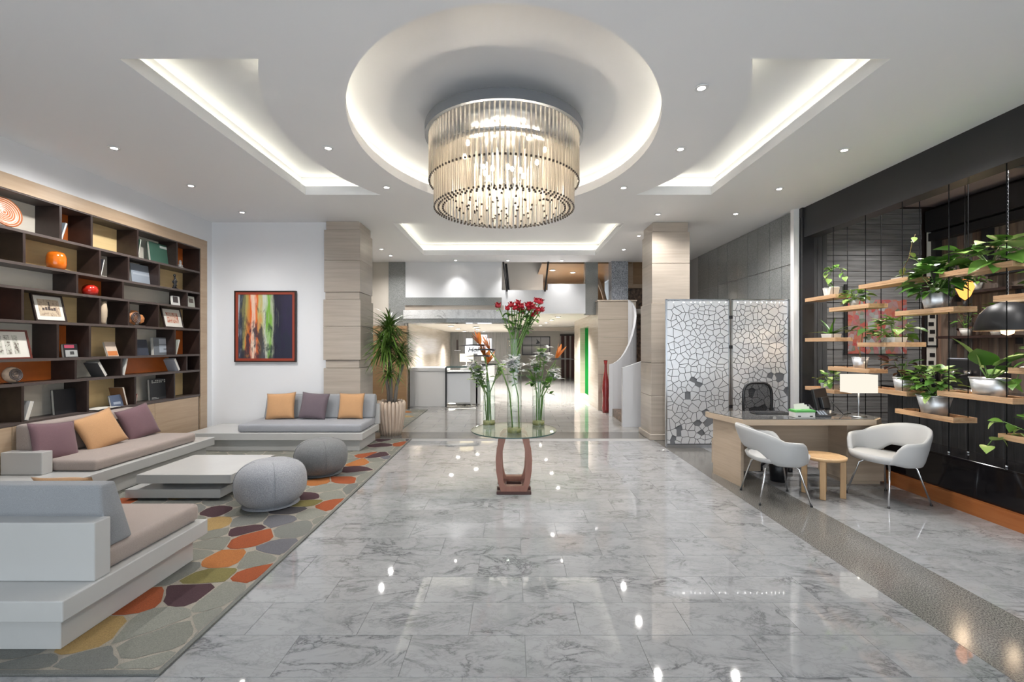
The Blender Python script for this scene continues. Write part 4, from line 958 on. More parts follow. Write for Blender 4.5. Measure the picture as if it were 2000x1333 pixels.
# ================================================================== GLASS TABLE WITH FLOWERS
TX, TY, TZ = .02, 4.92, .635
gt = thing('glass_table', 'round glass-topped table on barrel-shaped wooden hoops', 'table', (TX, TY, 0))
lathe('glass_top', [(0, TZ - .012), (.465, TZ - .012), (.465, TZ), (0, TZ)], mat('glass_green'), gt, (TX, TY), 64, smooth=False, cap=False)
lathe('glass_rim', [(.4655, TZ - .0118), (.4665, TZ - .006), (.4655, TZ - .0002)], mat('glass_edge'), gt, (TX, TY), 64, cap=False)
def hoop(name, y0, y1):
    out_ = [(.115, .03), (.135, .03), (.165, .12), (.185, .24), (.190, .36), (.178, .48), (.15, .575), (.115, .618)]
    inn = [(.085, .085), (.10, .10), (.118, .18), (.125, .28), (.125, .36), (.115, .46), (.095, .545), (.075, .618)]
    v, f = [], []
    for y in (y0, y1):
        for sgn in (-1, 1):
            for p in out_: v.append((TX + sgn * p[0], y, p[1]))
            for p in inn: v.append((TX + sgn * p[0], y, p[1]))
    n = len(out_); S = 2 * n
    def idx(b, s, k, i): return b * 2 * S + s * S + k * n + i
    for s in (0, 1):
        for i in range(n - 1):
            f.append((idx(0, s, 0, i), idx(0, s, 0, i + 1), idx(0, s, 1, i + 1), idx(0, s, 1, i)))
            f.append((idx(1, s, 0, i), idx(1, s, 1, i), idx(1, s, 1, i + 1), idx(1, s, 0, i + 1)))
            f.append((idx(0, s, 0, i), idx(1, s, 0, i), idx(1, s, 0, i + 1), idx(0, s, 0, i + 1)))
            f.append((idx(0, s, 1, i), idx(0, s, 1, i + 1), idx(1, s, 1, i + 1), idx(1, s, 1, i)))
        f.append((idx(0, s, 0, n - 1), idx(1, s, 0, n - 1), idx(1, s, 1, n - 1), idx(0, s, 1, n - 1)))
    for b in (0, 1): f.append((idx(b, 0, 0, 0), idx(b, 1, 0, 0), idx(b, 1, 1, 0), idx(b, 0, 1, 0)))
    f.append((idx(0, 0, 0, 0), idx(1, 0, 0, 0), idx(1, 1, 0, 0), idx(0, 1, 0, 0))); f.append((idx(0, 0, 1, 0), idx(0, 1, 1, 0), idx(1, 1, 1, 0), idx(1, 0, 1, 0)))
    bm = bmesh.new(); vv = [bm.verts.new(p) for p in v]
    for q in f:
        try: bm.faces.new([vv[i] for i in q])
        except ValueError: pass
    ob = bpy.data.objects.new(name, bm_mesh(name, bm, mat('table_wood'))); link(ob, gt)
hoop('hoop', TY - .24, TY - .17); hoop('hoop', TY + .12, TY + .19)
for y in (TY - .25, TY - .10, TY + .10): box('base_bar', TX - .18, TX + .18, y, y + .06, 0, .03, mat('table_dark'), gt, .003, 1)
for s in (-1, 1): box('runner', TX + s * .10 - .02, TX + s * .10 + .02, TY - .17, TY + .12, .03, .055, mat('table_dark'), gt)
for s in (-1, 1): lathe('pad', [(0, .618), (.02, .618), (.02, TZ - .0122), (0, TZ - .0122)], mat('chrome'), gt, (TX + s * .095, TY - .205), 12)
def vase(label, x, y, r, h, water):
    t = thing('glass_vase', label, 'vase', (x, y, TZ))
    lathe('glass_wall', [(r, .0), (r, h)], mat('glass'), t, (0, 0), 28, local=True, cap=False)
    lathe('glass_rim', [(r + .0015, h - .002), (r + .0015, h + .002), (r - .0015, h + .002), (r - .0015, h - .002)], mat('glass_edge'), t, (0, 0), 28, local=True, closed=True)
    lathe('gravel', [(0, .001), (r - .003, .001), (r - .003, .045), (0, .045)], mat('stone_bed'), t, (0, 0), 24, local=True, cap=False)
    lathe('water', [(r - .004, .046), (r - .004, water), (0, water)], mat('water'), t, (0, 0), 24, local=True, cap=False)
    return t
VC, VL, VR_ = (.025, 4.74), (-.265, 5.20), (.305, 5.19)
cv = vase('tall clear glass vase in the centre of the glass table', VC[0], VC[1], .076, .98, .60)
MAT['glass_beads'] = plain('glass_beads', (.62, .68, .66), .1, var=.5, scale=70)
bb = bmesh.new(); bmesh.ops.create_icosphere(bb, subdivisions=1, radius=.016); bead_me = bm_mesh('glass_bead', bb, mat('glass_beads'), True)
for k in range(70):
    a_, r_ = random.uniform(0, 6.3), .056 * math.sqrt(random.random()); inst('glass_bead', bead_me, cv, (r_ * math.cos(a_), r_ * math.sin(a_), .63 + .19 * (k / 70)), local=True)
vase('clear cylinder vase on the left of the glass table', VL[0], VL[1], .071, .50, .33)
vase('clear cylinder vase on the right of the glass table', VR_[0], VR_[1], .071, .50, .33)
# leaf and petal meshes, long axis +Y
def leaf_mesh(name, prof, m, fold=.25, droop=.25, seg=6):
    v, f = [], []
    for i in range(seg + 1):
        t = i / seg; w = prof(t); z = -droop * t * t
        v += [(-w, t, z + fold * w), (0, t, z), (w, t, z + fold * w)]
    for i in range(seg):
        a = 3 * i; f += [(a, a + 1, a + 4, a + 3), (a + 1, a + 2, a + 5, a + 4)]
    me = bpy.data.meshes.new(name); me.from_pydata(v, [], f); me.materials.append(m); me.shade_smooth(); return me
heart = lambda t: .42 * (math.sin(math.pi * min(1, t * .94 + .06) ** .62)) + .0
oval_ = lambda t: .30 * math.sin(math.pi * min(.999, t * .97 + .03) ** .85)
strap = lambda t: .055 * (1 - t ** 3) + .004
LM = {}
for k in ('leaf', 'leaf_dark', 'leaf_bright', 'leaf_red'):
    LM['heart_' + k] = leaf_mesh('leaf', heart, mat(k)); LM['oval_' + k] = leaf_mesh('leaf', oval_, mat(k)); LM['strap_' + k] = leaf_mesh('leaf', strap, mat(k), .2, .35, 8)
LM['dracaena'] = leaf_mesh('leaf', lambda t: .034 * (1 - t ** 2.2) + .002, mat('dracaena'), .3, .75, 9)
LM['petal_white'] = leaf_mesh('petal', lambda t: .2 * math.sin(math.pi * min(.999, t * .9 + .1)), mat('petal_white'), .3, .45, 4)
LM['petal_red'] = leaf_mesh('petal', lambda t: .28 * t ** .6, mat('petal_red'), .35, -.1, 3)
LM['petal_orange'] = leaf_mesh('petal', lambda t: .12 * math.sin(math.pi * min(.999, t * .9 + .1)), mat('petal_orange'), .4, -.1, 4)
LM['bract'] = leaf_mesh('bract', lambda t: .09 * (1 - t) ** .7 + .004, mat('bract'), .8, .1, 6)
def put_leaf(par, me, pos, az, tilt, s, roll=0, name='leaf', sw=1):
    rot = (Matrix.Rotation(az, 4, 'Z') @ Matrix.Rotation(tilt, 4, 'X') @ Matrix.Rotation(roll, 4, 'Y')).to_euler()
    return inst(name, me, par, pos, rot, (s * sw, s, s), True)
def curve_pts(a, b, sag, n=6):
    a, b = Vector(a), Vector(b); return [a.lerp(b, i / n) + Vector((0, 0, sag * math.sin(math.pi * i / n))) for i in range(n + 1)]
rg = random.Random(21)
# red flowers in the tall vase
bloom_bm = bmesh.new(); bmesh.ops.create_icosphere(bloom_bm, subdivisions=2, radius=1)
for v_ in bloom_bm.verts: v_.co *= rg.uniform(.78, 1.12)
for v_ in bloom_bm.verts: v_.co.z *= .72
bloom_me = bm_mesh('bloom', bloom_bm, mat('petal_red'))
heads = [(973, 598), (991, 603), (999, 597), (1006, 602), (1012, 592), (1015, 604), (1020, 609), (1030, 597), (1037, 596), (1042, 601), (1048, 588), (1056, 591), (1050, 606), (1058, 606), (1041, 616), (1047, 611), (1018, 599), (1034, 604)]
words = 'first second third fourth fifth sixth seventh eighth ninth tenth eleventh twelfth thirteenth fourteenth fifteenth sixteenth seventeenth eighteenth'.split()
order = sorted(range(len(heads)), key=lambda i: heads[i][0])
for i, (px, py) in enumerate(heads):
    p = PX(px, py, 4.74 + rg.uniform(-.08, .08)); base = Vector((VC[0] + rg.uniform(-.045, .045), VC[1] + rg.uniform(-.045, .045), TZ + .66))
    t = thing('red_flower', {0: 'red flower standing apart at the left of the tall bouquet', 10: 'highest red flower of the tall bouquet'}.get(i, 'red flower of the tall bouquet, %s from the left' % words[order.index(i)]), 'flower', base, 0, 'red flowers in the tall vase')
    d = p - base; mid = Vector((d.x * .10, d.y * .10, d.z * .30)); neck = Vector((max(-.06, min(.06, d.x * .4)), max(-.06, min(.06, d.y * .4)), TZ + .97 - base.z))
    tube('stem', [(0, 0, 0), mid, neck, neck.lerp(d, .5) + Vector((0, 0, .015)), d], .0055, mat('stem'), t, 5, local=True)
    b = rg.uniform(.028, .036); inst('bloom', bloom_me, t, d, (rg.uniform(-.4, .4), rg.uniform(-.4, .4), rg.uniform(0, 6)), (b, b, b), True)
    for q in range(7): put_leaf(t, LM['petal_red'], d + Vector((0, 0, -.004)), q * .9 + i, .5 + .3 * (q % 2), b * 1.5, name='petal')
    for q in range(7):
        c = neck.lerp(d, rg.uniform(.25, .95)); put_leaf(t, LM['oval_leaf'] if q % 2 else LM['heart_leaf'], c, rg.uniform(0, 6.3), rg.uniform(-.4, .8), rg.uniform(.05, .085))
# birds of paradise and white blossoms
def bird(label, base, p, az, k=5):
    base, p = Vector(base), Vector(p); t = thing('bird_of_paradise', label, 'flower', base); d = p - base
    m1 = Vector((d.x * .12, d.y * .12, d.z * .45)); tube('stem', [(0, 0, 0), m1, Vector((d.x * .55, d.y * .55, d.z * .82)), d], [.008, .008, .007, .006], mat('stem'), t, 6, local=True)
    put_leaf(t, LM['bract'], d - Vector((-math.sin(az) * .05, math.cos(az) * .05, 0)), az, .10, .31, name='bract', sw=1.5)
    for q in range(k): put_leaf(t, LM['petal_orange'], d + Vector((0, 0, .005)), az + rg.uniform(-.5, .5), .75 + .28 * q / k * 3, rg.uniform(.15, .21), name='petal', sw=1.5)
    return t
bz = TZ + .05
bird('bird of paradise flower pointing left above the left vase', (VL[0] + .02, VL[1], bz), PX(938, 677, 5.15), R(80))
bird('lower orange bird of paradise at the left vase', (VL[0], VL[1] - .02, bz), PX(948, 698, 5.12), R(70), 7)
bird('bird of paradise with its bill toward the tall vase', (VC[0] - .02, VC[1], bz + .0), PX(957, 686, 4.9), R(75), 4)
bird('orange bird of paradise drooping in the left vase', (VL[0] - .02, VL[1] + .02, bz), PX(950, 715, 5.2), R(-60), 6)
bird('bird of paradise reaching right out of the right vase', (VR_[0] + .02, VR_[1], bz), PX(1086, 704, 5.15), R(-75), 3)
def blossom(label, base, p, n, spread, white=True):
    base, p = Vector(base), Vector(p); t = thing('white_blossom', label, 'flower', base); d = p - base
    tube('stem', [(0, 0, 0), Vector((d.x * .15, d.y * .15, d.z * .5)), d * .8 + Vector((0, 0, .01)), d], .006, mat('stem'), t, 6, local=True)
    for i in range(n):
        c = d + Vector((rg.gauss(0, 1) * spread, rg.gauss(0, 1) * spread * .8, rg.gauss(0, 1) * spread * 1.2))
        for q in range(5): put_leaf(t, LM['petal_white'], c, q * 1.257 + i, rg.uniform(.2, .9), .072, name='petal')
    for i in range(14): put_leaf(t, LM['oval_leaf'], d * rg.uniform(.55, 1.05) + Vector((rg.uniform(-.03, .03), rg.uniform(-.03, .03), 0)), rg.uniform(0, 6.3), rg.uniform(-.2, .9), rg.uniform(.06, .11))
    return t
blossom('white blossom cluster at the left of the left vase', (VL[0] - .01, VL[1], bz), PX(938, 727, 5.18), 22, .040)
blossom('pale green and white spray at the far left of the bouquets', (VL[0] - .03, VL[1], bz), PX(925, 712, 5.22), 12, .035)
blossom('white blossoms at the top of the right vase', (VR_[0] + .01, VR_[1], bz), PX(1063, 697, 5.18), 18, .034)
blossom('white blossoms hanging right of the right vase', (VR_[0] + .03, VR_[1], bz), PX(1082, 728, 5.16), 14, .032)
blossom('white blossoms on the inner side of the right vase', (VR_[0] - .02, VR_[1], bz), PX(1043, 715, 5.2), 20, .038)
blossom('white blossoms just in front of the tall vase', (VC[0] + .05, VC[1] - .02, bz), PX(1000, 712, 4.66), 20, .036)
gs = thing('foliage_spray', 'bright green leafy spray in the right vase', 'foliage', (VR_[0], VR_[1], bz))
for (px, py) in ((1056, 680), (1048, 695), (1085, 712), (1075, 735), (1036, 722)):
    d = PX(px, py, 5.19) - Vector((VR_[0], VR_[1], bz)); tube('stem', [(0, 0, 0), (d.x * .1, d.y, d.z * .5), d], .005, mat('stem'), gs, 5, local=True)
    for q in range(16): put_leaf(gs, LM['strap_leaf_bright'] if q % 3 else LM['oval_leaf'], d * rg.uniform(.72, 1.0), rg.uniform(0, 6.3), rg.uniform(-.1, 1.1), rg.uniform(.07, .13), sw=1.4)
gs = thing('foliage_spray', 'green leafy spray in the left vase', 'foliage', (VL[0], VL[1], bz))
for (px, py) in ((918, 718), (928, 705), (935, 735), (975, 715), (985, 705)):
    d = PX(px, py, 5.2) - Vector((VL[0], VL[1], bz)); tube('stem', [(0, 0, 0), (d.x * .1, d.y, d.z * .5), d], .005, mat('stem'), gs, 5, local=True)
    for q in range(12): put_leaf(gs, LM['strap_leaf'] if q % 2 else LM['oval_leaf_bright'], d * rg.uniform(.75, 1.0), rg.uniform(0, 6.3), rg.uniform(-.1, 1.1), rg.uniform(.06, .11), sw=1.4)

# ================================================================== TALL DRACAENA IN A DRIFTWOOD POT
dp = thing('potted_dracaena', 'tall dracaena in a fluted driftwood pot beside the left column', 'plant', (-2.10, 7.82, .0))
N = 22
for i in range(N):
    a = 2 * math.pi * i / N; w = .034
    pts = [(.145, 0), (.175, .12), (.200, .28), (.215, .42), (.222, .55), (.205, .585)]
    tube('pot_stave', [(r * math.cos(a), r * math.sin(a), z + (.012 * math.sin(i * 2.3) if k == 5 else 0) + (.0 if k else .0)) for k, (r, z) in enumerate(pts)], [.028, .030, .033, .035, .032, .022], mat('drift'), dp, 7, local=True)
lathe('pot_core', [(0, 0), (.14, 0), (.2, .4), (.2, .53), (0, .53)], mat('soil'), dp, (0, 0), 20, local=True)
for dx, dy, h, top in ((.0, .0, 1.62, (-.02, 0)), (.05, .04, 1.22, (.14, .05)), (-.04, .03, 1.0, (-.05, -.03))):
    tube('trunk', [(dx, dy, .5), (dx + top[0] * .3, dy, .5 + (h - .5) * .5), (dx + top[0], dy + top[1], h)], [.035, .03, .022], mat('trunk'), dp, 8, local=True)
dl = []
for cx, cy, cz, n, L in ((-.05, 0, 1.84, 84, .50), (-.06, 0, 1.62, 84, .54), (.15, .07, 1.42, 56, .40), (-.12, -.05, 1.46, 44, .46), (-.02, -.03, 1.10, 44, .36), (-.04, 0, 1.98, 34, .40)):
    for q in range(int(n * 1.7)):
        az_ = rg.uniform(0, 6.3); L_ = L * rg.uniform(.7, 1.05) * (.8 if math.sin(az_) > .75 else 1)
        ti_ = rg.uniform(-.15, 1.3)
        for _ in range(6):
            ex, ey = -2.10 + cx - math.sin(az_) * L_ * math.cos(ti_) * 1.1, 7.82 + cy + math.cos(az_) * L_ * math.cos(ti_)
            if ex < -2.45 and ey > 7.30: az_ = rg.uniform(0, 6.3)
        dl.append(((cx + rg.uniform(-.025, .025), cy + rg.uniform(-.025, .025), cz - .12 * rg.random()), az_, ti_, L_))
rg.shuffle(dl)
for p_, az_, ti_, L_ in dl[:290]: put_leaf(dp, LM['dracaena'], p_, az_, ti_, L_, sw=1.1)
v0, f0 = [], []
for p_, az_, ti_, L_ in dl[290:]:
    M_ = Matrix.Translation(p_) @ Matrix.Rotation(az_, 4, 'Z') @ Matrix.Rotation(ti_, 4, 'X') @ Matrix.Diagonal((L_ * 1.1, L_, L_, 1)); k = len(v0)
    v0 += [M_ @ q.co for q in LM['dracaena'].vertices]; f0 += [tuple(k + i for i in q.vertices) for q in LM['dracaena'].polygons]
o = mk('inner_leaves', v0, f0, mat('dracaena'), dp, True, True); o['kind'] = 'stuff'

# ================================================================== CRACKLE METAL SCREEN
sc = thing('partition_screen', 'left panel of the crackle-patterned metal screen beside the right column', 'screen', (2.8, 6.82, 0), 0, 'crackle metal screen panels')
SY = 6.82
MAT['frost'] = plain('frost', (.15, .155, .165), .5)
def panel(x0, x1, seed):
    z0, z1 = .05, 2.23; rg = random.Random(seed); seeds = []
    nx, nz = 13, 30
    for j in range(nz):
        for i in range(nx):
            seeds.append((x0 + (i + .5 + rg.uniform(-.42, .42)) * (x1 - x0) / nx, z0 + (j + .5 + rg.uniform(-.42, .42)) * (z1 - z0) / nz))
    # merge a few seeds so that the pieces vary in size
    seeds = [s for s in seeds if rg.random() > .36]
    cells = voronoi(seeds, x0 + .012, x1 - .012, z0 + .012, z1 - .012, .0042)
    for s, c in zip(seeds, cells):
        if not c: continue
        if s[1] < 1.1 and rg.random() < .10: continue
        n = len(c); v = [(p[0], SY - .004, p[1]) for p in c] + [(p[0], SY, p[1]) for p in c]
        mk('metal_piece', v, [tuple(range(n)), tuple(range(n, 2 * n))[::-1]] + [(i, n + i, n + (i + 1) % n, (i + 1) % n) for i in range(n)], mat('screen_metal'), sc)
    box('backing_sheet', x0, x1, SY + .012, SY + .016, z0, z1, mat('frost'), sc)
    box('edge_strip', x0 - .012, x0 + .012, SY - .012, SY + .02, .02, 2.25, mat('steel'), sc); box('edge_strip', x1 - .012, x1 + .012, SY - .012, SY + .02, .02, 2.25, mat('steel'), sc)
    box('top_strip', x0, x1, SY - .012, SY + .02, 2.23, 2.25, mat('steel'), sc); box('foot_rail', x0, x1, SY - .015, SY + .025, 0, .05, mat('steel'), sc)
# light strip along the top between sheet and cut-out
MAT['screen_led'] = emit('screen_led', (1, .98, .94), 14)
def led(x0, x1): box('top_led', x0, x1, SY + .003, SY + .010, 2.200, 2.207, mat('screen_led'), sc)
led(2.36, 3.26)
panel(2.335, 3.285, 4)
sc = thing('partition_screen', 'right panel of the crackle-patterned metal screen behind the office chair', 'screen', (3.75, 6.82, 0), 0, 'crackle metal screen panels'); led(3.35, 4.16); panel(3.325, 4.18, 9)
for z in (.6, 1.5, 1.95): box('hinge', 3.28, 3.33, SY - .02, SY - .008, z, z + .05, mat('black_plastic'), sc)

# ================================================================== RECEPTION DESK OF THE CONCIERGE
dk = thing('office_desk', 'light oak desk with a dark glass top in front of the metal screen', 'desk', (3.2, 5.2, 0))
prism('desktop', [(2.36, 5.40), (2.50, 4.88), (3.95, 4.88), (4.10, 5.0), (4.10, 5.50), (2.36, 5.50)], .682, .742, mat('oak_desk'), dk)
MAT['smoked_glass'] = plain('smoked_glass', (.10, .10, .10), .04)
prism('glass_sheet', [(2.38, 5.39), (2.515, 4.895), (3.94, 4.895), (4.08, 5.01), (4.08, 5.48), (2.38, 5.48)], .7425, .750, mat('smoked_glass'), dk)
prism('side_panel', [(2.44, 5.47), (2.44, 5.44), (2.50, 4.92), (2.53, 4.92), (2.47, 5.47)], 0, .68, mat('oak_desk'), dk)
box('modesty_panel', 2.47, 3.72, 5.30, 5.325, .26, .68, mat('oak_desk'), dk)
box('pedestal', 3.72, 4.13, 5.0, 5.48, .04, .68, mat('oak_desk'), dk, .003, 1)
box('pedestal_plinth', 3.74, 4.11, 5.03, 5.46, 0, .04, mat('oak_desk'), dk)
box('drawer_unit', 2.56, 2.96, 5.36, 5.78, .05, .36, mat('oak_desk'), dk, .003, 1)
wb_ = thing('waste_bin', 'round dark grey waste bin under the oak desk', 'bin', (3.05, 5.16, 0))
lathe('body', [(.085, 0), (.10, .26), (.096, .26), (.08, .01), (0, .01)], mat('black_plastic'), wb_, (0, 0), 24, local=True)
lathe('rim', [(.101, .25), (.104, .26), (.096, .262)], mat('steel'), wb_, (0, 0), 24, local=True, cap=False)
# mesh office chair behind the desk
oc = thing('office_chair', 'black mesh-backed office chair behind the oak desk', 'chair', (3.28, 6.02, 0), R(4))
fr = [(.20 * math.copysign(abs(math.cos(a)) ** .55, math.cos(a)), 0, .80 + .25 * math.copysign(abs(math.sin(a)) ** .6, math.sin(a))) for a in [2 * math.pi * i / 28 for i in range(28)]]
tube('backrest_frame', fr, .018, mat('black_plastic'), oc, 8, True, True)
def mesh_mat():
    t = NT('chair_mesh'); v = t.coords((1, 1, 1)); w = t.add('TexChecker'); w.inputs['Scale'].default_value = 160; t.l(v, w.inputs['Vector'])
    tr = t.add('BsdfTransparent'); d = t.add('BsdfDiffuse'); d.inputs[0].default_value = (.01, .01, .012, 1); m = t.add('MixShader'); mt = t.add('Math', operation='MULTIPLY_ADD'); mt.inputs[1].default_value = .30; mt.inputs[2].default_value = .35
    t.l(w.outputs['Fac'], mt.inputs[0]); t.l(mt.outputs[0], m.inputs[0]); t.l(tr.outputs[0], m.inputs[1]); t.l(d.outputs[0], m.inputs[2]); t.l(m.outputs[0], t.out.inputs[0]); return t.m
MAT['chair_mesh'] = mesh_mat()
mk('mesh_panel', [(p[0] * .95, .004, .80 + (p[2] - .80) * .95) for p in fr] + [(p[0] * .95, -.004, .80 + (p[2] - .80) * .95) for p in fr], [tuple(range(28)), tuple(range(28, 56))[::-1]], mat('chair_mesh'), oc, local=True)
box('seat', -.24, .24, -.48, -.04, .43, .50, mat('black_plastic'), oc, .03, 3, True); tube('back_stem', [(0, .02, .60), (0, .05, .50), (0, -.10, .44)], .022, mat('black_plastic'), oc, 8, local=True)
for s in (-1, 1):
    tube('armrest', [(s * .26, -.30, .46), (s * .29, -.30, .64), (s * .29, -.12, .66), (s * .29, -.42, .66)], .016, mat('black_plastic'), oc, 6, local=True)
tube('post', [(0, -.25, .08), (0, -.25, .44)], .025, mat('black_plastic'), oc, 8, local=True)
for i in range(5):
    a = 2 * math.pi * i / 5; tube('base_leg', [(0, -.25, .09), (.28 * math.cos(a), -.25 + .28 * math.sin(a), .06)], .018, mat('black_plastic'), oc, 6, local=True)
    lathe('caster', [(0, 0), (.028, .005), (.028, .05), (0, .055)], mat('black_plastic'), oc, (.28 * math.cos(a), -.25 + .28 * math.sin(a)), 10, local=True)
# things on the desk
DZ = .7502
lm = thing('table_lamp', 'table lamp with a glowing white rectangular shade on the oak desk', 'lamp', (3.87, 5.03, DZ))
lathe('base', [(0, 0), (.075, 0), (.075, .010), (0, .012)], mat('steel'), lm, (0, 0), 24, local=True); tube('stem', [(0, 0, .01), (0, 0, .30)], .009, mat('steel'), lm, 8, local=True)
bm = bm_box(-.148, .148, -.085, .085, .275, .475); bmesh.ops.delete(bm, geom=[f_ for f_ in bm.faces if abs(f_.normal.z) > .9], context='FACES')
ob = bpy.data.objects.new('lamp_shade', bm_mesh('lamp_shade', bm, mat('lamp_shade'))); link(ob, lm, True)
box('diffuser', -.145, .145, -.082, .082, .46, .464, mat('paper'), lm, local=True)
l = bpy.data.lights.new('lamp_bulb', 'POINT'); l.energy = 4; l.color = (1, .85, .62); l.shadow_soft_size = .04; lo = bpy.data.objects.new('lamp_bulb', l); lo.location = (0, 0, .38); link(lo, lm, True)
mo = thing('monitor', 'black desk monitor turned away on the oak desk', 'monitor', (3.62, 5.22, DZ), R(35))
box('screen_body', -.17, .17, -.012, .018, .04, .30, mat('black_plastic'), mo, .006, 2, True, rot=(R(-12), 0, 0)); box('rear_housing', -.09, .09, -.05, -.012, .07, .20, mat('black_plastic'), mo, .01, 2, True, rot=(R(-12), 0, 0))
box('foot', -.09, .09, -.09, .07, 0, .012, mat('black_plastic'), mo, .004, 1, True); tube('cable', [(.05, -.05, .15), (.12, -.10, .06), (.16, -.13, .006), (.30, -.16, .006)], .005, mat('black_plastic'), mo, 5, local=True)
box('asset_tag', -.03, .02, -.062, -.060, .02, .055, mat('pot_white'), mo, local=True)
tp = thing('telephone', 'black desk telephone with raised handset on the oak desk', 'telephone', (3.47, 5.10, DZ), R(-12))
prof = [(-.09, 0), (.09, 0), (.09, .075), (-.09, .015)]
v = [(-.09, p[0], p[1]) for p in prof] + [(.09, p[0], p[1]) for p in prof]
tb_ = mk('body', v, [(3, 2, 1, 0), (4, 5, 6, 7), (0, 1, 5, 4), (1, 2, 6, 5), (2, 3, 7, 6), (3, 0, 4, 7)], mat('black_plastic'), tp, local=True)
tube('handset', [(-.065, -.08, .05), (-.065, -.05, .06), (-.065, .06, .098), (-.065, .09, .10)], [.02, .013, .013, .02], mat('black_plastic'), tp, 8, local=True)
for r_ in range(4):
    for c_ in range(3): box('key', -.02 + c_ * .03, .0 + c_ * .03, -.07 + r_ * .025, -.052 + r_ * .025, .025 + r_ * .0085, .032 + r_ * .0085, mat('steel'), tb_, local=True)
cb_ = thing('brochure_box', 'white and green brochure box with leaflets on the oak desk', 'box', (3.23, 5.02, DZ))
box('tray', -.11, .11, -.06, .06, 0, .06, mat('pot_white'), cb_, .003, 1, True); box('green_lid', -.112, .112, -.062, .062, .06, .085, bcolor('leaf_green_card', (.10, .38, .09)), cb_, .002, 1, True)
for x in (-.065, .065): box('slot', x - .016, x + .016, -.0615, -.059, .012, .024, mat('black_plastic'), cb_, local=True)
for k in range(3): box('leaflet', -.07 + .03 * k, .05 + .03 * k, -.02 + .02 * k, -.018 + .02 * k, .085, .15 - .012 * k, mat('paper'), cb_, local=True, rot=(R(-14), R(4 * k - 6), 0))
kb = thing('keyboard', 'black keyboard lying beside the brochure box on the desk', 'keyboard', (3.02, 5.28, DZ)); kb_ = box('body', -.20, .20, -.07, .07, 0, .018, mat('black_plastic'), kb, .004, 1, True)
for r_ in range(4):
    for c_ in range(12): box('key', -.185 + c_ * .031, -.160 + c_ * .031, -.055 + r_ * .028, -.032 + r_ * .028, .018, .024, mat('black_metal'), kb_, local=True)
# two white shell armchairs
def shell_chair(label, x, y, rz):
    t = thing('armchair', label, 'chair', (x, y, 0), rz)      # faces -Y locally
    # seat pan
    v, f = [], []; NA, NR = 28, 6
    for i in range(NR + 1):
        r = i / NR
        for k in range(NA):
            a = 2 * math.pi * k / NA; rx = .29 * math.copysign(abs(math.cos(a)) ** .8, math.cos(a)); ry = .27 * math.copysign(abs(math.sin(a)) ** .8, math.sin(a))
            z = .435 + .035 * r * r - (.03 if math.sin(a) > 0 else -.006) * r * abs(math.sin(a)); v.append((rx * r, ry * r - .02, z))
    for i in range(NR + 1):
        r = 1 - i / NR
        for k in range(NA):
            a = 2 * math.pi * k / NA; rx = .275 * math.copysign(abs(math.cos(a)) ** .8, math.cos(a)); ry = .255 * math.copysign(abs(math.sin(a)) ** .8, math.sin(a)); v.append((rx * r, ry * r - .02, .375 + .03 * r * r))
    for i in range(2 * NR + 1):
        for k in range(NA):
            l_ = (k + 1) % NA; f.append((i * NA + k, i * NA + l_, (i + 1) * NA + l_, (i + 1) * NA + k))
    mk('seat', v, f, mat('chair_white'), t, True, True)
    # wrap-around back and arms
    sec, NS, NT_ = [], 44, 12; v, f = [], []
    for s in range(NS + 1):
        u = -1 + 2 * s / NS; a = u * R(138); au = abs(u)
        back = max(0, 1 - (au / .55) ** 2)
        zt = .635 + .115 * back ** .9 - .02 * max(0, (au - .6) / .4); zb = .51 if au < .24 else .51 - .12 * min(1, (au - .24) / .18)
        if au > .80: e = (au - .80) / .20; zt -= .20 * e * e; zb += .02 * e
        rx, ry = .30 + .035 * (1 - back), .27
        cx, cy_ = math.sin(a), math.cos(a)
        flare_t, flare_b = 1.0 + .10 * back + .06, .90
        th = .026 if au < .9 else .026 * (1 - .5 * ((au - .9) / .1) ** 2)
        for k in range(NT_):
            b = 2 * math.pi * k / NT_; h = (zt - zb) / 2; zc_ = (zt + zb) / 2
            sz = math.copysign(abs(math.sin(b)) ** .55, math.sin(b)); so = math.copysign(abs(math.cos(b)) ** .9, math.cos(b))
            z = zc_ + sz * h; q = (z - .40) / .4; fl = flare_b + (flare_t - flare_b) * max(0, min(1, q))
            ox = math.sin(a) * rx * fl + math.sin(a) * th * so; oy = math.cos(a) * ry * fl + math.cos(a) * th * so
            v.append((ox, oy - .02 + .08 * back * q, z))
    for s in range(NS):
        for k in range(NT_):
            l_ = (k + 1) % NT_; f.append((s * NT_ + k, s * NT_ + l_, (s + 1) * NT_ + l_, (s + 1) * NT_ + k))
    f.append(tuple(range(NT_))[::-1]); f.append(tuple(NS * NT_ + k for k in range(NT_)))
    mk('backrest', v, f, mat('chair_white'), t, True, True)
    for sx in (-1, 1):
        for sy in (-1, 1):
            lg_ = tube('leg', [(sx * .06, sy * .05, .385), (sx * .13, sy * .12, .375), (sx * .165, sy * .155, .34), (sx * .23, sy * .235, .012)], .0095, mat('chrome'), t, 8, local=True)
            g_ = lathe('foot_glide', [(0, 0), (.012, 0), (.012, .014), (0, .014)], mat('black_plastic'), None, (0, 0), 10); bpy.data.objects[g_.name].location = (sx * .23, sy * .235, 0); g_.parent = lg_
    return t
shell_chair('white shell armchair at the left in front of the oak desk, facing right', 2.66, 4.57, R(84))
shell_chair('white shell armchair at the right of the small wooden stool', 3.78, 4.54, R(-82))
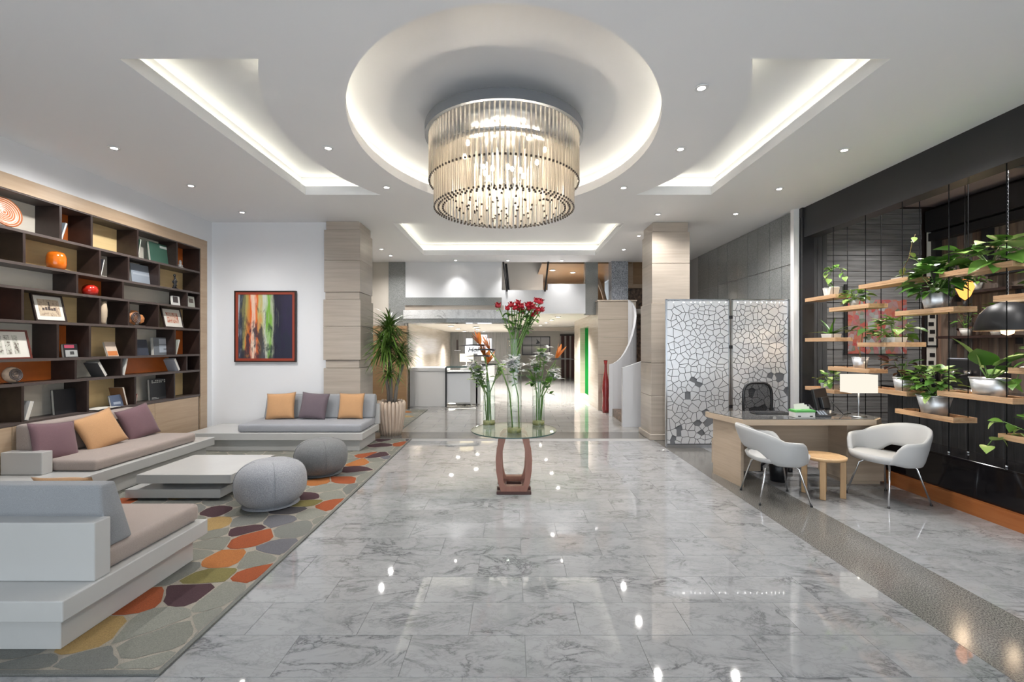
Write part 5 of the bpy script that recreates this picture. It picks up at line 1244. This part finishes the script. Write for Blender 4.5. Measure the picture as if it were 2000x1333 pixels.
# wooden stool
so_ = thing('stool', 'small round oak stool between the two white armchairs', 'stool', (3.22, 4.66, 0))
lathe('seat', [(0, .375), (.17, .375), (.20, .385), (.205, .41), (.19, .415), (.15, .402), (0, .400)], mat('oak_stool'), so_, (0, 0), 32, local=True)
for k in range(4):
    a = math.pi * (k / 2 + .30); cx, cy_ = .165 * math.cos(a), .165 * math.sin(a)
    box('leg', -.026, .026, -.026, .026, 0, .40, mat('oak_stool'), so_, .006, 2, True, (cx, cy_, 0), (0, 0, a))

# ================================================================== HANGING PLANT SHELVES
CY = [6.05, 5.5, 4.98, 4.45, 3.93]
for i, y in enumerate(CY + [3.4, 2.9]):
    for x, w in ((4.315, 'front'), (4.505, 'rear')):
        if y < 3.5 and w == 'rear' and y < 3.0: continue
        t = thing('hanging_rod', 'thin black hanging rod, %s one of the %s pair from the metal screen' % (w, ['first', 'second', 'third', 'fourth', 'fifth', 'sixth', 'seventh'][i]), 'rod', (x, y, .482), 0, 'rods carrying the plant shelves')
        tube('rod', [(0, 0, .0), (0, 0, 3.14 - .482 if x < 4.5 else 3.14 - .482)], .0045, mat('rod_black'), t, 6, local=True); lathe('ferrule', [(0, 0), (.010, 0), (.010, .018), (0, .02)], mat('steel'), t, (0, 0), 10, local=True)
SH = {}
def shelf(key, label, yn, yf, ztop, th=.052, d=.235):
    t = thing('hanging_shelf', label, 'shelf', (4.41, (yn + yf) / 2, ztop - th), 0, 'hanging plant shelves')
    x0, x1 = 4.29, 4.29 + d
    box('board', x0, x1, yn, yf, ztop - th, ztop - th + .02, mat('shelf_wood'), t, .002, 1)
    box('edge_board', x0, x0 + .018, yn, yf, ztop - th + .0202, ztop, mat('shelf_wood'), t, .002, 1); box('edge_board', x1 - .018, x1, yn, yf, ztop - th + .0202, ztop, mat('shelf_wood'), t, .002, 1)
    box('end_board', x0 + .0182, x1 - .0182, yn, yn + .018, ztop - th + .0202, ztop, mat('shelf_wood'), t, .002, 1); box('end_board', x0 + .0182, x1 - .0182, yf - .018, yf, ztop - th + .0202, ztop, mat('shelf_wood'), t, .002, 1)
    SH[key] = ztop - th + .0205
shelf(1, 'short upper plant shelf nearest the post, carrying the white V-shaped pot', 5.98, 6.60, 2.235)
shelf(2, 'plant shelf with the small trailing pothos, second row below the beam', 5.42, 6.10, 2.055)
shelf(3, 'high plant shelf carrying the shallow white pot', 4.88, 5.58, 2.295)
shelf(4, 'plant shelf carrying the large fluted metal pot', 4.38, 5.05, 1.93)
shelf(5, 'highest right plant shelf under the trailing big leaves', 3.86, 4.53, 2.28)
shelf(6, 'plant shelf in front of the black pendant lamp', 3.30, 4.02, 1.99)
shelf(7, 'plant shelf at eye level nearest the metal screen', 5.98, 6.60, 1.655)
shelf(8, 'plant shelf at eye level carrying the pale trailing plant', 4.92, 5.60, 1.585)
shelf(9, 'narrow plant shelf above the desk lamp', 5.42, 6.12, 1.265)
shelf(10, 'low plant shelf above the desk telephone', 6.00, 6.60, .955)
shelf(11, 'low plant shelf just behind the desk lamp', 4.90, 5.78, 1.045)
shelf(12, 'lowest plant shelf, carrying the bushy plant with red tips', 4.38, 5.05, .845)
shelf(13, 'plant shelf carrying the wide metal tub', 3.86, 4.55, 1.095)
shelf(14, 'lowest plant shelf at the right edge of the photo', 3.30, 3.98, .775)
shelf(15, 'plant shelf at the right edge behind the wide metal tub', 3.30, 3.90, 1.36)

def round_pot(par, r0, r1, h, m, flutes=0, sx=1, sy=1):
    v, f = lathe_data([(0, 0), (r0, 0), (r1, h), (r1 * .95, h), (r1 * .93, h * .86), (0, h * .86)], 32, sx=sx, sy=sy)
    if flutes: v = [(a * (1 + .05 * math.cos(flutes * math.atan2(b, a)) * (c / h)), b * (1 + .05 * math.cos(flutes * math.atan2(b, a)) * (c / h)), c + (.02 * math.cos(flutes * math.atan2(b, a)) if c > h * .99 else 0)) for a, b, c in v]
    pt_ = mk('pot', v, f, m, par, True, True); lathe('soil', [(0, h * .87), (r1 * .9, h * .87), (0, h * .875)], mat('soil'), pt_, (0, 0), 20, sx, sy, True, True, cap=False)
    if not flutes: lathe('rim', [(r1 * 1.0, h - .008), (r1 * 1.035, h - .004), (r1 * 1.03, h + .003), (r1 * .95, h + .002)], m, pt_, (0, 0), 32, sx, sy, True, True, cap=False)
def square_pot(par, a, b, h, m, fl=1.25):
    v = [(-a, -b, 0), (a, -b, 0), (a, b, 0), (-a, b, 0)] + [(p * a * fl, q * b * fl, h) for p, q in ((-1, -1), (1, -1), (1, 1), (-1, 1))] + [(p * a * fl * .93, q * b * fl * .93, h) for p, q in ((-1, -1), (1, -1), (1, 1), (-1, 1))] + [(p * a * 1.1, q * b * 1.1, h * .85) for p, q in ((-1, -1), (1, -1), (1, 1), (-1, 1))]
    f = [(3, 2, 1, 0)]
    for s in range(3): f += [(4 * s + i, 4 * s + (i + 1) % 4, 4 * s + 4 + (i + 1) % 4, 4 * s + 4 + i) for i in range(4)]
    pt_ = mk('pot', v, f, m, par, False, True); mk('soil', [(p * a * 1.12, q * b * 1.12, h * .86) for p, q in ((-1, -1), (1, -1), (1, 1), (-1, 1))], [(0, 1, 2, 3)], mat('soil'), pt_, False, True)
def plant(label, sh, y, x=4.405, dz=0): return thing('potted_plant', label, 'plant', (x, y, SH[sh] + dz), 0, 'plants on the hanging shelves')
def bush(t, z0, h, w, n, L, kinds, seed, up=.4, stems=7, wy=None, off=(0, 0)):
    rg = random.Random(seed); wy = wy or w
    ends = []
    for i in range(stems):
        a = rg.uniform(0, 6.3); r = rg.uniform(.2, .8); e = Vector((off[0] + w * r * math.cos(a), off[1] + wy * r * math.sin(a), z0 + h * rg.uniform(.4, .9))); ends.append(e)
        tube('stem', curve_pts((0, 0, z0 - .02), e, .01, 4), .0035, mat('stem'), t, 5, local=True)
    for i in range(n):
        a = rg.uniform(0, 6.3); r = math.sqrt(rg.random()); zz = rg.random(); k = math.sqrt(max(.05, 1 - (2 * zz - .9) ** 2 * .8))
        p = Vector((off[0] + w * r * k * math.cos(a), off[1] + wy * r * k * math.sin(a), z0 + h * zz)); put_leaf(t, LM[rg.choice(kinds)], p, a - math.pi / 2 + rg.uniform(-.6, .6), up * (zz - .35) * 2 + rg.uniform(-.35, .35), L * rg.uniform(.7, 1.2), rg.uniform(-.3, .3))
def vine(t, pts, n, L, kinds, seed, m='stem'):
    rg = random.Random(seed); P = [Vector(p) for p in pts]; tube('vine', P, .0035, mat(m), t, 5, local=True)
    for i in range(n):
        u = (i + .5) / n * (len(P) - 1); k = min(int(u), len(P) - 2); p = P[k].lerp(P[k + 1], u - k)
        put_leaf(t, LM[rg.choice(kinds)], p, rg.uniform(0, 6.3), rg.uniform(-.9, .5), L * rg.uniform(.75, 1.15), rg.uniform(-.4, .4))
# 1 white V-shaped pot with trailing pothos
t = plant('white V-shaped pot with a climbing pothos on the short upper shelf', 1, 6.22)
v = []
for yy in (-.10, .10):
    for a, b in ((-.04, 0), (.04, 0), (.085, .14), (.05, .15), (.0, .05), (-.05, .15), (-.085, .14)): v.append((yy * .6, a, b))
mk('pot', v, [(0, 1, 2, 3, 4, 5, 6)[::-1], (7, 8, 9, 10, 11, 12, 13)] + [(i, (i + 1) % 7, 7 + (i + 1) % 7, 7 + i) for i in range(7)], mat('pot_white'), t, local=True)
vine(t, [(0, 0, .06), (0, .03, .2), (0, .09, .34), (0, .05, .44), (0, -.02, .36)], 9, .085, ['heart_leaf', 'heart_leaf_bright'], 31)
vine(t, [(0, 0, .06), (0, .06, .22), (0, -.02, .42), (-.02, -.13, .44), (-.02, -.22, .34), (-.02, -.30, .22)], 10, .085, ['heart_leaf', 'heart_leaf_bright'], 32)
# 2
t = plant('small pale pot with a dense little pothos on the second shelf', 2, 5.80); round_pot(t, .035, .055, .10, mat('pot_white')); bush(t, .10, .14, .12, 46, .09, ['heart_leaf', 'heart_leaf_bright'], 33, wy=.16)
# 3
t = plant('shallow white pot with a bare curved stem on the high shelf', 3, 5.06); square_pot(t, .075, .075, .05, mat('pot_white'), 1.1)
vine(t, [(0, .02, .04), (0, .0, .16), (0, -.06, .26), (0, -.10, .42), (0, -.14, .50)], 6, .10, ['oval_leaf', 'oval_leaf_bright'], 34, 'stem_brown'); vine(t, [(0, -.06, .26), (0, -.15, .22), (0, -.22, .14)], 3, .07, ['oval_leaf'], 35)
# 4
t = plant('large fluted metal pot with a dark bushy plant on the middle right shelf', 4, 4.68); round_pot(t, .085, .125, .20, mat('galvanised'), 7); bush(t, .19, .33, .20, 96, .14, ['heart_leaf_dark', 'heart_leaf', 'oval_leaf'], 36, wy=.24)
# 5
t = plant('trailing plant with big bright leaves on the highest right shelf', 5, 4.15); square_pot(t, .06, .10, .07, mat('stem_brown'), 1.1)
bush(t, .05, .20, .12, 34, .20, ['heart_leaf', 'heart_leaf', 'heart_leaf_bright'], 37, wy=.40, up=.3); vine(t, [(0, .1, .07), (-.02, .28, .13), (-.04, .40, .02), (-.05, .46, -.10)], 7, .12, ['heart_leaf'], 38)
# 6
t = plant('small plant on the shelf in front of the black pendant lamp', 6, 3.74); square_pot(t, .06, .09, .07, mat('black_plastic'), 1.1); bush(t, .06, .14, .10, 18, .12, ['heart_leaf', 'oval_leaf'], 39, wy=.16)
# 7
t = plant('white oblong pot with long strap leaves on the eye-level shelf', 7, 6.22); square_pot(t, .06, .09, .085, mat('pot_white'), 1.15)
for q in range(13): put_leaf(t, LM['strap_leaf'] if q % 3 else LM['strap_leaf_dark'], (rg.uniform(-.02, .02), rg.uniform(-.04, .04), .07), [R(0), R(180)][q % 2] + rg.uniform(-.7, .7), rg.uniform(.35, 1.2), rg.uniform(.26, .42), sw=.8)
# 8
t = plant('white oblong pot with pale variegated leaves on the eye-level shelf', 8, 5.20); square_pot(t, .06, .085, .09, mat('pot_white'), 1.2); bush(t, .08, .22, .15, 64, .11, ['heart_leaf_bright', 'heart_leaf_bright', 'heart_leaf'], 40, wy=.24); 
# 9
t = plant('galvanised bucket with a round-leaved stem above the desk lamp', 9, 5.70); round_pot(t, .062, .088, .165, mat('galvanised')); tube('main_stem', [(0, 0, .14), (0, .01, .28), (0, -.02, .40), (0, -.04, .50)], .008, mat('stem_brown'), t, 6, local=True)
for q, (a, b, c, s) in enumerate(((-.02, .06, .50, .17), (.02, -.10, .52, .17), (0, -.12, .44, .10), (0, -.04, .42, .09), (0, .02, .56, .12), (0, -.08, .33, .08))): put_leaf(t, LM['heart_leaf_dark'], (a, b, c), q * 1.7, rg.uniform(-.5, .3), s)
# 10
t = plant('small oblong metal pot with light green leaves on the low left shelf', 10, 6.24); square_pot(t, .06, .085, .10, mat('galvanised'), 1.15); bush(t, .09, .18, .15, 30, .10, ['oval_leaf_bright', 'oval_leaf', 'heart_leaf'], 41, wy=.20)
# 11
t = plant('galvanised bucket with dark reddish leaves behind the desk lamp', 11, 5.08); round_pot(t, .062, .090, .175, mat('galvanised')); bush(t, .17, .24, .14, 30, .12, ['oval_leaf_red', 'oval_leaf_red', 'oval_leaf_dark'], 42, wy=.20)
# 12
t = plant('tapered metal pot with a bushy plant with red tips on the lowest shelf', 12, 4.70); round_pot(t, .095, .145, .215, mat('galvanised')); bush(t, .20, .32, .19, 110, .115, ['oval_leaf', 'oval_leaf_dark', 'heart_leaf', 'oval_leaf_bright'], 43, wy=.24); bush(t, .44, .08, .06, 5, .07, ['oval_leaf_red'], 44, stems=2)
# 13
t = plant('wide metal tub with large upright leaves on the right shelf', 13, 4.16); round_pot(t, .105, .135, .185, mat('galvanised'), 0, .8, 1.15)
for q, (y, z, az, ti, s, rl) in enumerate(((.06, .28, R(10), 1.15, .30, .5), (.02, .30, R(120), .9, .22, 0), (-.08, .30, R(200), .7, .24, .2), (-.16, .26, R(160), .4, .2, 0), (-.10, .18, R(190), -.3, .17, 0), (-.02, .22, R(250), .3, .17, .2), (-.2, .34, R(180), .5, .2, .1))):
    tube('stem', curve_pts((0, 0, .16), (-.02, y, z), .0, 3), .007, mat('stem'), t, 6, local=True); put_leaf(t, LM['heart_leaf_bright' if q in (0, 2) else 'heart_leaf'], (-.02, y, z), az, ti, s * 1.15, rl)
# 14
t = plant('trailing plant hanging from the lowest shelf at the right edge', 14, 3.78); square_pot(t, .06, .09, .05, mat('stem_brown'), 1.1)
vine(t, [(0, 0, .05), (-.08, .06, .10), (-.12, .14, .14), (-.14, .24, .12)], 5, .10, ['heart_leaf', 'heart_leaf_bright'], 45); vine(t, [(0, .02, .05), (-.10, .12, .02), (-.14, .22, -.03), (-.15, .27, -.12)], 5, .11, ['heart_leaf_bright'], 46); vine(t, [(0, -.02, .05), (-.06, -.02, .14), (-.1, .0, .22)], 4, .12, ['heart_leaf'], 47)
# 15
t = plant('small white pot with hanging leaves on the shelf behind the metal tub', 15, 3.74); square_pot(t, .05, .06, .07, mat('pot_white'), 1.1); bush(t, .05, .16, .10, 18, .10, ['heart_leaf', 'heart_leaf_bright'], 48, wy=.14); vine(t, [(0, .05, .06), (-.06, .12, -.02), (-.08, .15, -.14)], 5, .08, ['heart_leaf'], 49)

# ================================================================== CAFE BEHIND THE SHELVES
def mosaic_mat():
    t = NT('red_collage'); v = t.coords((1, 1, 1)); w = t.add('TexVoronoi'); w.inputs['Scale'].default_value = 13; t.l(v, w.inputs['Vector'])
    sp = t.add('SeparateColor'); t.l(w.outputs['Color'], sp.inputs[0]); c = t.ramp(sp.outputs[0], [(0, (.36, .05, .05)), (.3, (.40, .13, .08)), (.45, (.20, .23, .25)), (.6, (.36, .08, .09)), (.72, (.32, .34, .34)), (.85, (.10, .15, .10)), (1, (.40, .08, .09))])
    n = t.noise(v, 22, 3); c = t.mix(t.ramp(n.outputs['Fac'], [(.45, (0, 0, 0)), (.7, (.5, .5, .5))]), c, (.30, .22, .20)); return t.pbr(c, .5)
MAT['red_collage'] = mosaic_mat()
ar = thing('wall_art', 'large red and blue collage on the grey plank wall', 'artwork', (5.7, 7.02, 1.4))
box('panel', 5.22, 6.14, 7.006, 7.02, 1.42, 2.26, mat('red_collage'), ar); box('side_rail', 5.17, 5.21, 7.0, 7.02, 1.4, 2.5, mat('black_metal'), ar)
for i, (z0, z1, lb) in enumerate(((2.62, 3.42, 'tall narrow white poster high on the cafe wall'), (1.55, 2.10, 'black-framed black and white print on the cafe wall'), (.95, 1.52, 'narrow white poster with black marks low on the cafe wall'))):
    t = thing('poster', lb, 'poster', (6.49, 7.0, z0)); box('sheet', 6.44, 6.58, 6.99, 7.0, z0, z1, mat('paper'), t)
    if i == 1:
        for (a, b, c, d) in ((6.42, 6.60, z0 - .03, z0), (6.42, 6.60, z1, z1 + .03), (6.41, 6.44, z0 - .03, z1 + .03), (6.58, 6.61, z0 - .03, z1 + .03)): box('frame_bar', a, b, 6.98, 7.0, c, d, mat('black_plastic'), t)
    for k in range(4 if i else 2): box('mark', 6.46 + .02 * (k % 2), 6.54 + .02 * (k % 2), 6.986, 6.99, z0 + .06 + .12 * k, z0 + .12 + .12 * k, mat('black_plastic'), t)
for z, lb in ((2.27, 'upper dark wall shelf in the cafe'), (1.65, 'lower dark wall shelf in the cafe')):
    t = thing('wall_shelf', lb, 'shelf', (6.45, 6.1, z)); box('board', 6.32, 6.58, 5.7, 6.72, z, z + .035, mat('wenge'), t); 
    for y in (5.8, 6.6): box('bracket', 6.50, 6.58, y, y + .02, z - .08, z, mat('black_metal'), t)
for z, y, lb, sd in ((2.306, 6.2, 'plant on the upper cafe wall shelf', 61), (1.686, 6.35, 'plant in a small white pot on the lower cafe wall shelf', 62), (1.686, 5.95, 'leafy plant at the near end of the lower cafe wall shelf', 63)):
    t = thing('potted_plant', lb, 'plant', (6.39, y, z)); round_pot(t, .045, .065, .10, mat('pot_white')); bush(t, .10, .30, .06, 34, .085, ['oval_leaf', 'oval_leaf_red', 'heart_leaf'], sd, wy=.22)
# pendant lamps
pn = thing('pendant_lamp', 'large black dome pendant lamp hanging on a chain', 'lamp', (5.06, 4.60, 1.70))
lathe('shade', [(.252, 0), (.245, .06), (.21, .17), (.15, .25), (.06, .29), (.03, .30), (.028, .29), (.14, .24), (.20, .165), (.235, .06), (.246, 0)], mat('black_metal'), pn, (0, 0), 36, local=True, cap=False)
lathe('inner_rim', [(.247, .001), (.252, -.002), (.252, .004)], mat('shelf_wood'), pn, (0, 0), 36, local=True, cap=False)
lathe('bulb', [(0, -.05), (.045, -.03), (.055, .02), (.03, .08), (.02, .12), (0, .13)], emit('pendant_bulb', (1, .55, .25), 3), pn, (0, 0), 16, local=True)
for k in range(46): 
    a = k % 2; tube('chain_link', [(.008 * math.cos(q) * (1 - a), .008 * math.cos(q) * a, .31 + .037 * k + .022 * math.sin(q)) for q in [2 * math.pi * i / 8 for i in range(8)]], .0028, mat('steel'), pn, 4, True, True)
am = thing('pendant_lamp', 'small amber faceted lantern glowing behind the shelves', 'lamp', (5.55, 5.52, 2.10))
lathe('lantern', [(0, 0), (.05, .05), (.09, .16), (.07, .22), (.015, .26)], mat('amber'), am, (0, 0), 6, smooth=False, local=True); tube('cord', [(0, 0, .26), (0, 0, 1.62)], .004, mat('black_metal'), am, 5, local=True); lathe('cap', [(0, -.08), (.02, -.07), (.02, 0), (0, .0)], mat('black_metal'), am, (0, 0), 10, local=True)
for (x, y, z, e) in ((5.06, 4.6, 1.60, 6), (5.55, 5.52, 2.05, 4)):
    l = bpy.data.lights.new('cafe_lamp', 'POINT'); l.energy = e; l.color = (1, .75, .5); l.shadow_soft_size = .06; lo = bpy.data.objects.new('cafe_lamp', l); lo.location = (x, y, z); link(lo)
em = thing('coffee_machine', 'black and chrome coffee machine on the bar counter', 'machine', (5.48, 5.30, 1.0))
box('body', -.18, .18, -.20, .20, .05, .38, mat('black_plastic'), em, .01, 2, True); box('cup_rail', -.17, .17, -.19, .19, .385, .40, mat('chrome'), em, .003, 1, True); box('drip_tray', -.26, -.18, -.18, .18, .0, .05, mat('chrome'), em, .004, 1, True)
for y in (-.09, .09): lathe('group_head', [(0, .20), (.035, .20), (.035, .26), (0, .26)], mat('chrome'), em, (-.21, y), 16, local=True); tube('handle', [(-.21, y, .21), (-.31, y, .20)], .012, mat('black_plastic'), em, 6, local=True)
for k in range(3):
    t = thing('coffee_jar', ['round steel-lidded jar next to the coffee machine', 'tall dark jar behind the coffee machine', 'dark canister at the far end of the bar'][k], 'jar', (5.5, 5.68 + .19 * k, 1.0)); lathe('jar_body', [(0, 0), (.06, 0), (.065, .02), (.065, .16 + .04 * k), (.05, .18 + .04 * k), (0, .18 + .04 * k)], mat('black_gloss'), t, (0, 0), 18, local=True); lathe('lid', [(0, .18 + .04 * k), (.055, .18 + .04 * k), (.055, .21 + .04 * k), (0, .215 + .04 * k)], mat('chrome'), t, (0, 0), 18, local=True)
ta = thing('tablet_stand', 'dark tablet on a stand at the far end of the bar counter', 'tablet', (5.4, 6.12, 1.0), R(-30)); box('tablet', -.12, .12, -.006, .006, .03, .22, mat('black_gloss'), ta, .003, 1, True, rot=(R(-20), 0, 0)); box('foot', -.08, .08, -.06, .06, 0, .01, mat('steel'), ta, local=True); tube('arm', [(0, .0, .01), (0, .04, .08), (0, .02, .12)], .01, mat('steel'), ta, 6, local=True)

# ================================================================== RECEPTION AT THE BACK
rd = thing('reception_desk', 'white reception counter with a steel-edged glass front section', 'counter', (-1.7, 11.6, 0))
box('white_front', -2.58, -1.68, 11.38, 11.46, 0, .90, mat('paint_white'), rd, .004, 1); box('white_top', -2.58, -1.66, 11.36, 12.1, .90, .98, mat('paint_white'), rd, .004, 1); box('body', -2.58, -.80, 11.47, 12.1, .06, .88, mat('white_lacquer'), rd)
v = [(-1.66, 11.36), (-.90, 11.50), (-.82, 11.66), (-.9, 11.72), (-1.66, 11.58)]
prism('glass_front', v, .10, .86, plain('grey_panel', (.70, .72, .75), .2), rd); prism('counter_top', [(a - .0, b - .02) for a, b in v], .98, 1.02, mat('glass_edge'), rd)
for x, y in ((-1.66, 11.34), (-.90, 11.48)): box('steel_post', x - .02, x + .02, y - .01, y + .03, .0, 1.0, mat('black_metal'), rd)
prism('rail', [(-1.66, 11.34), (-.90, 11.48), (-.90, 11.50), (-1.66, 11.36)], .84, .87, mat('black_metal'), rd); prism('under_light', [(-1.6, 11.44), (-.92, 11.57), (-.92, 11.59), (-1.6, 11.46)], .06, .075, emit('counter_led', (1, .95, .82), 9), rd)
sg = thing('hotel_sign', 'white stepped sign panel with dark script lettering on the reception wall', 'sign', (-1.35, 18.95, 1.2))
MAT['sign_white'] = emit('sign_white', (.93, .95, 1.0), .75)
for (a, b, c, d) in ((-1.97, -1.45, 1.21, 1.56), (-1.93, -1.66, 1.56, 1.84), (-1.45, -.86, 1.12, 1.84), (-1.42, -1.05, 1.84, 2.0)): box('sign_panel', a, b, 18.93, 18.99, c, d, mat('sign_white'), sg)
fc = bpy.data.curves.new('lettering', 'FONT'); fc.body = 'Hol'; fc.size = .30; fc.extrude = .004; fc.shear = .25
fo_ = bpy.data.objects.new('tmp', fc); COL.objects.link(fo_); bpy.context.view_layer.update(); fm_ = bpy.data.meshes.new_from_object(fo_.evaluated_get(bpy.context.evaluated_depsgraph_get())); bpy.data.objects.remove(fo_)
fm_.materials.clear(); fm_.materials.append(mat('black_plastic')); fm_.name = 'lettering'; inst('lettering', fm_, sg, (-1.86, 18.92, 1.27), (R(90), 0, 0))
for x, y, z, lb in ((-1.25, 12.4, 1.02, 'lit reception table lamp with a cream shade, left of two'), (-.72, 13.4, 1.02, 'lit reception table lamp with a cream shade, right of two')):
    t = thing('table_lamp', lb, 'lamp', (x, y, .98 if x < -1 else 0)); h = .0 if x < -1 else .98
    lathe('base', [(0, h), (.06, h), (.05, h + .02), (.012, h + .04), (.012, h + .12)], mat('steel'), t, (0, 0), 16, local=True); lathe('lamp_shade', [(.19, h + .12), (.19, h + .34)], emit('cream_shade', (1, .86, .58), .95), t, (0, 0), 24, local=True, cap=False, smooth=True)
    if x > -1: box('stand', -.2, .2, -.2, .2, 0, h, mat('white_lacquer'), t, local=True)
t = bpy.data.objects['table_lamp.001']; box('plinth', -.14, .14, -.28, .28, -.98, .0, mat('white_lacquer'), t, local=True)
sc_ = thing('wall_sconce', 'slim dark sconce on the slate wall of the reception', 'sconce', (-2.28, 18.95, 1.2)); box('bar', -2.33, -2.26, 18.9, 18.98, 1.36, 1.78, mat('wenge'), sc_); box('tray', -2.42, -2.16, 18.88, 18.99, 1.32, 1.35, mat('steel'), sc_)
tv = thing('video_wall', 'six-panel black-framed monochrome picture at the end of the corridor', 'picture', (1.15, 21.55, 1.1))
def sea_mat():
    t = NT('sea_picture'); v = t.coords((1, 1, 1), kind='Object'); sp = t.add('SeparateXYZ'); t.l(v, sp.inputs[0]); m = t.add('Math', operation='SUBTRACT'); m.inputs[1].default_value = 1.1; t.l(sp.outputs[2], m.inputs[0]); c = t.ramp(m.outputs[0], [(0, (.20, .19, .19)), (.35, (.70, .67, .65)), (.5, (.32, .31, .32)), (.52, (.60, .57, .57)), (.85, (.48, .47, .48))]); return t.pbr(c, .4)
MAT['sea_picture'] = sea_mat()
for i in range(3):
    for j in range(2): box('screen', .52 + .43 * i, .93 + .43 * i, 21.54, 21.57, 1.12 + .42 * j, 1.52 + .42 * j, mat('sea_picture'), tv)
box('frame_board', .48, 1.83, 21.57, 21.598, 1.08, 1.98, mat('black_plastic'), tv)
prism('bird_silhouette', [(1.15, 0), (1.35, .02), (1.32, .09), (1.22, .18), (1.16, .26), (1.2, .12)], 0, .004, mat('black_plastic'), tv, loc=(0, 21.538, 1.62), rot=(R(90), 0, 0))
rv = thing('floor_vase', 'tall slender dark red floor vase beside the staircase', 'vase', (2.16, 10.40, 0))
lathe('body', [(0, 0), (.075, 0), (.085, .08), (.07, .3), (.085, .55), (.07, .75), (.032, .95), (.028, 1.10), (.045, 1.2), (.04, 1.2), (.02, 1.1), (0, 1.0)], mat('red_vase'), rv, (0, 0), 20, local=True)
lathe('rim', [(.043, 1.198), (.048, 1.204), (.04, 1.206)], mat('table_dark'), rv, (0, 0), 20, local=True, cap=False)
ns = thing('green_stool', 'green cube stool inside the green niche', 'stool', (2.36, 12.9, .0)); box('cube', -.13, .13, -.3, .3, .11, .55, mat('green_niche'), ns, .02, 2, True); box('seat_pad', -.13, .13, -.3, .3, .55, .6, plain('lime', (.10, .42, .04), .5), ns, .02, 2, True)
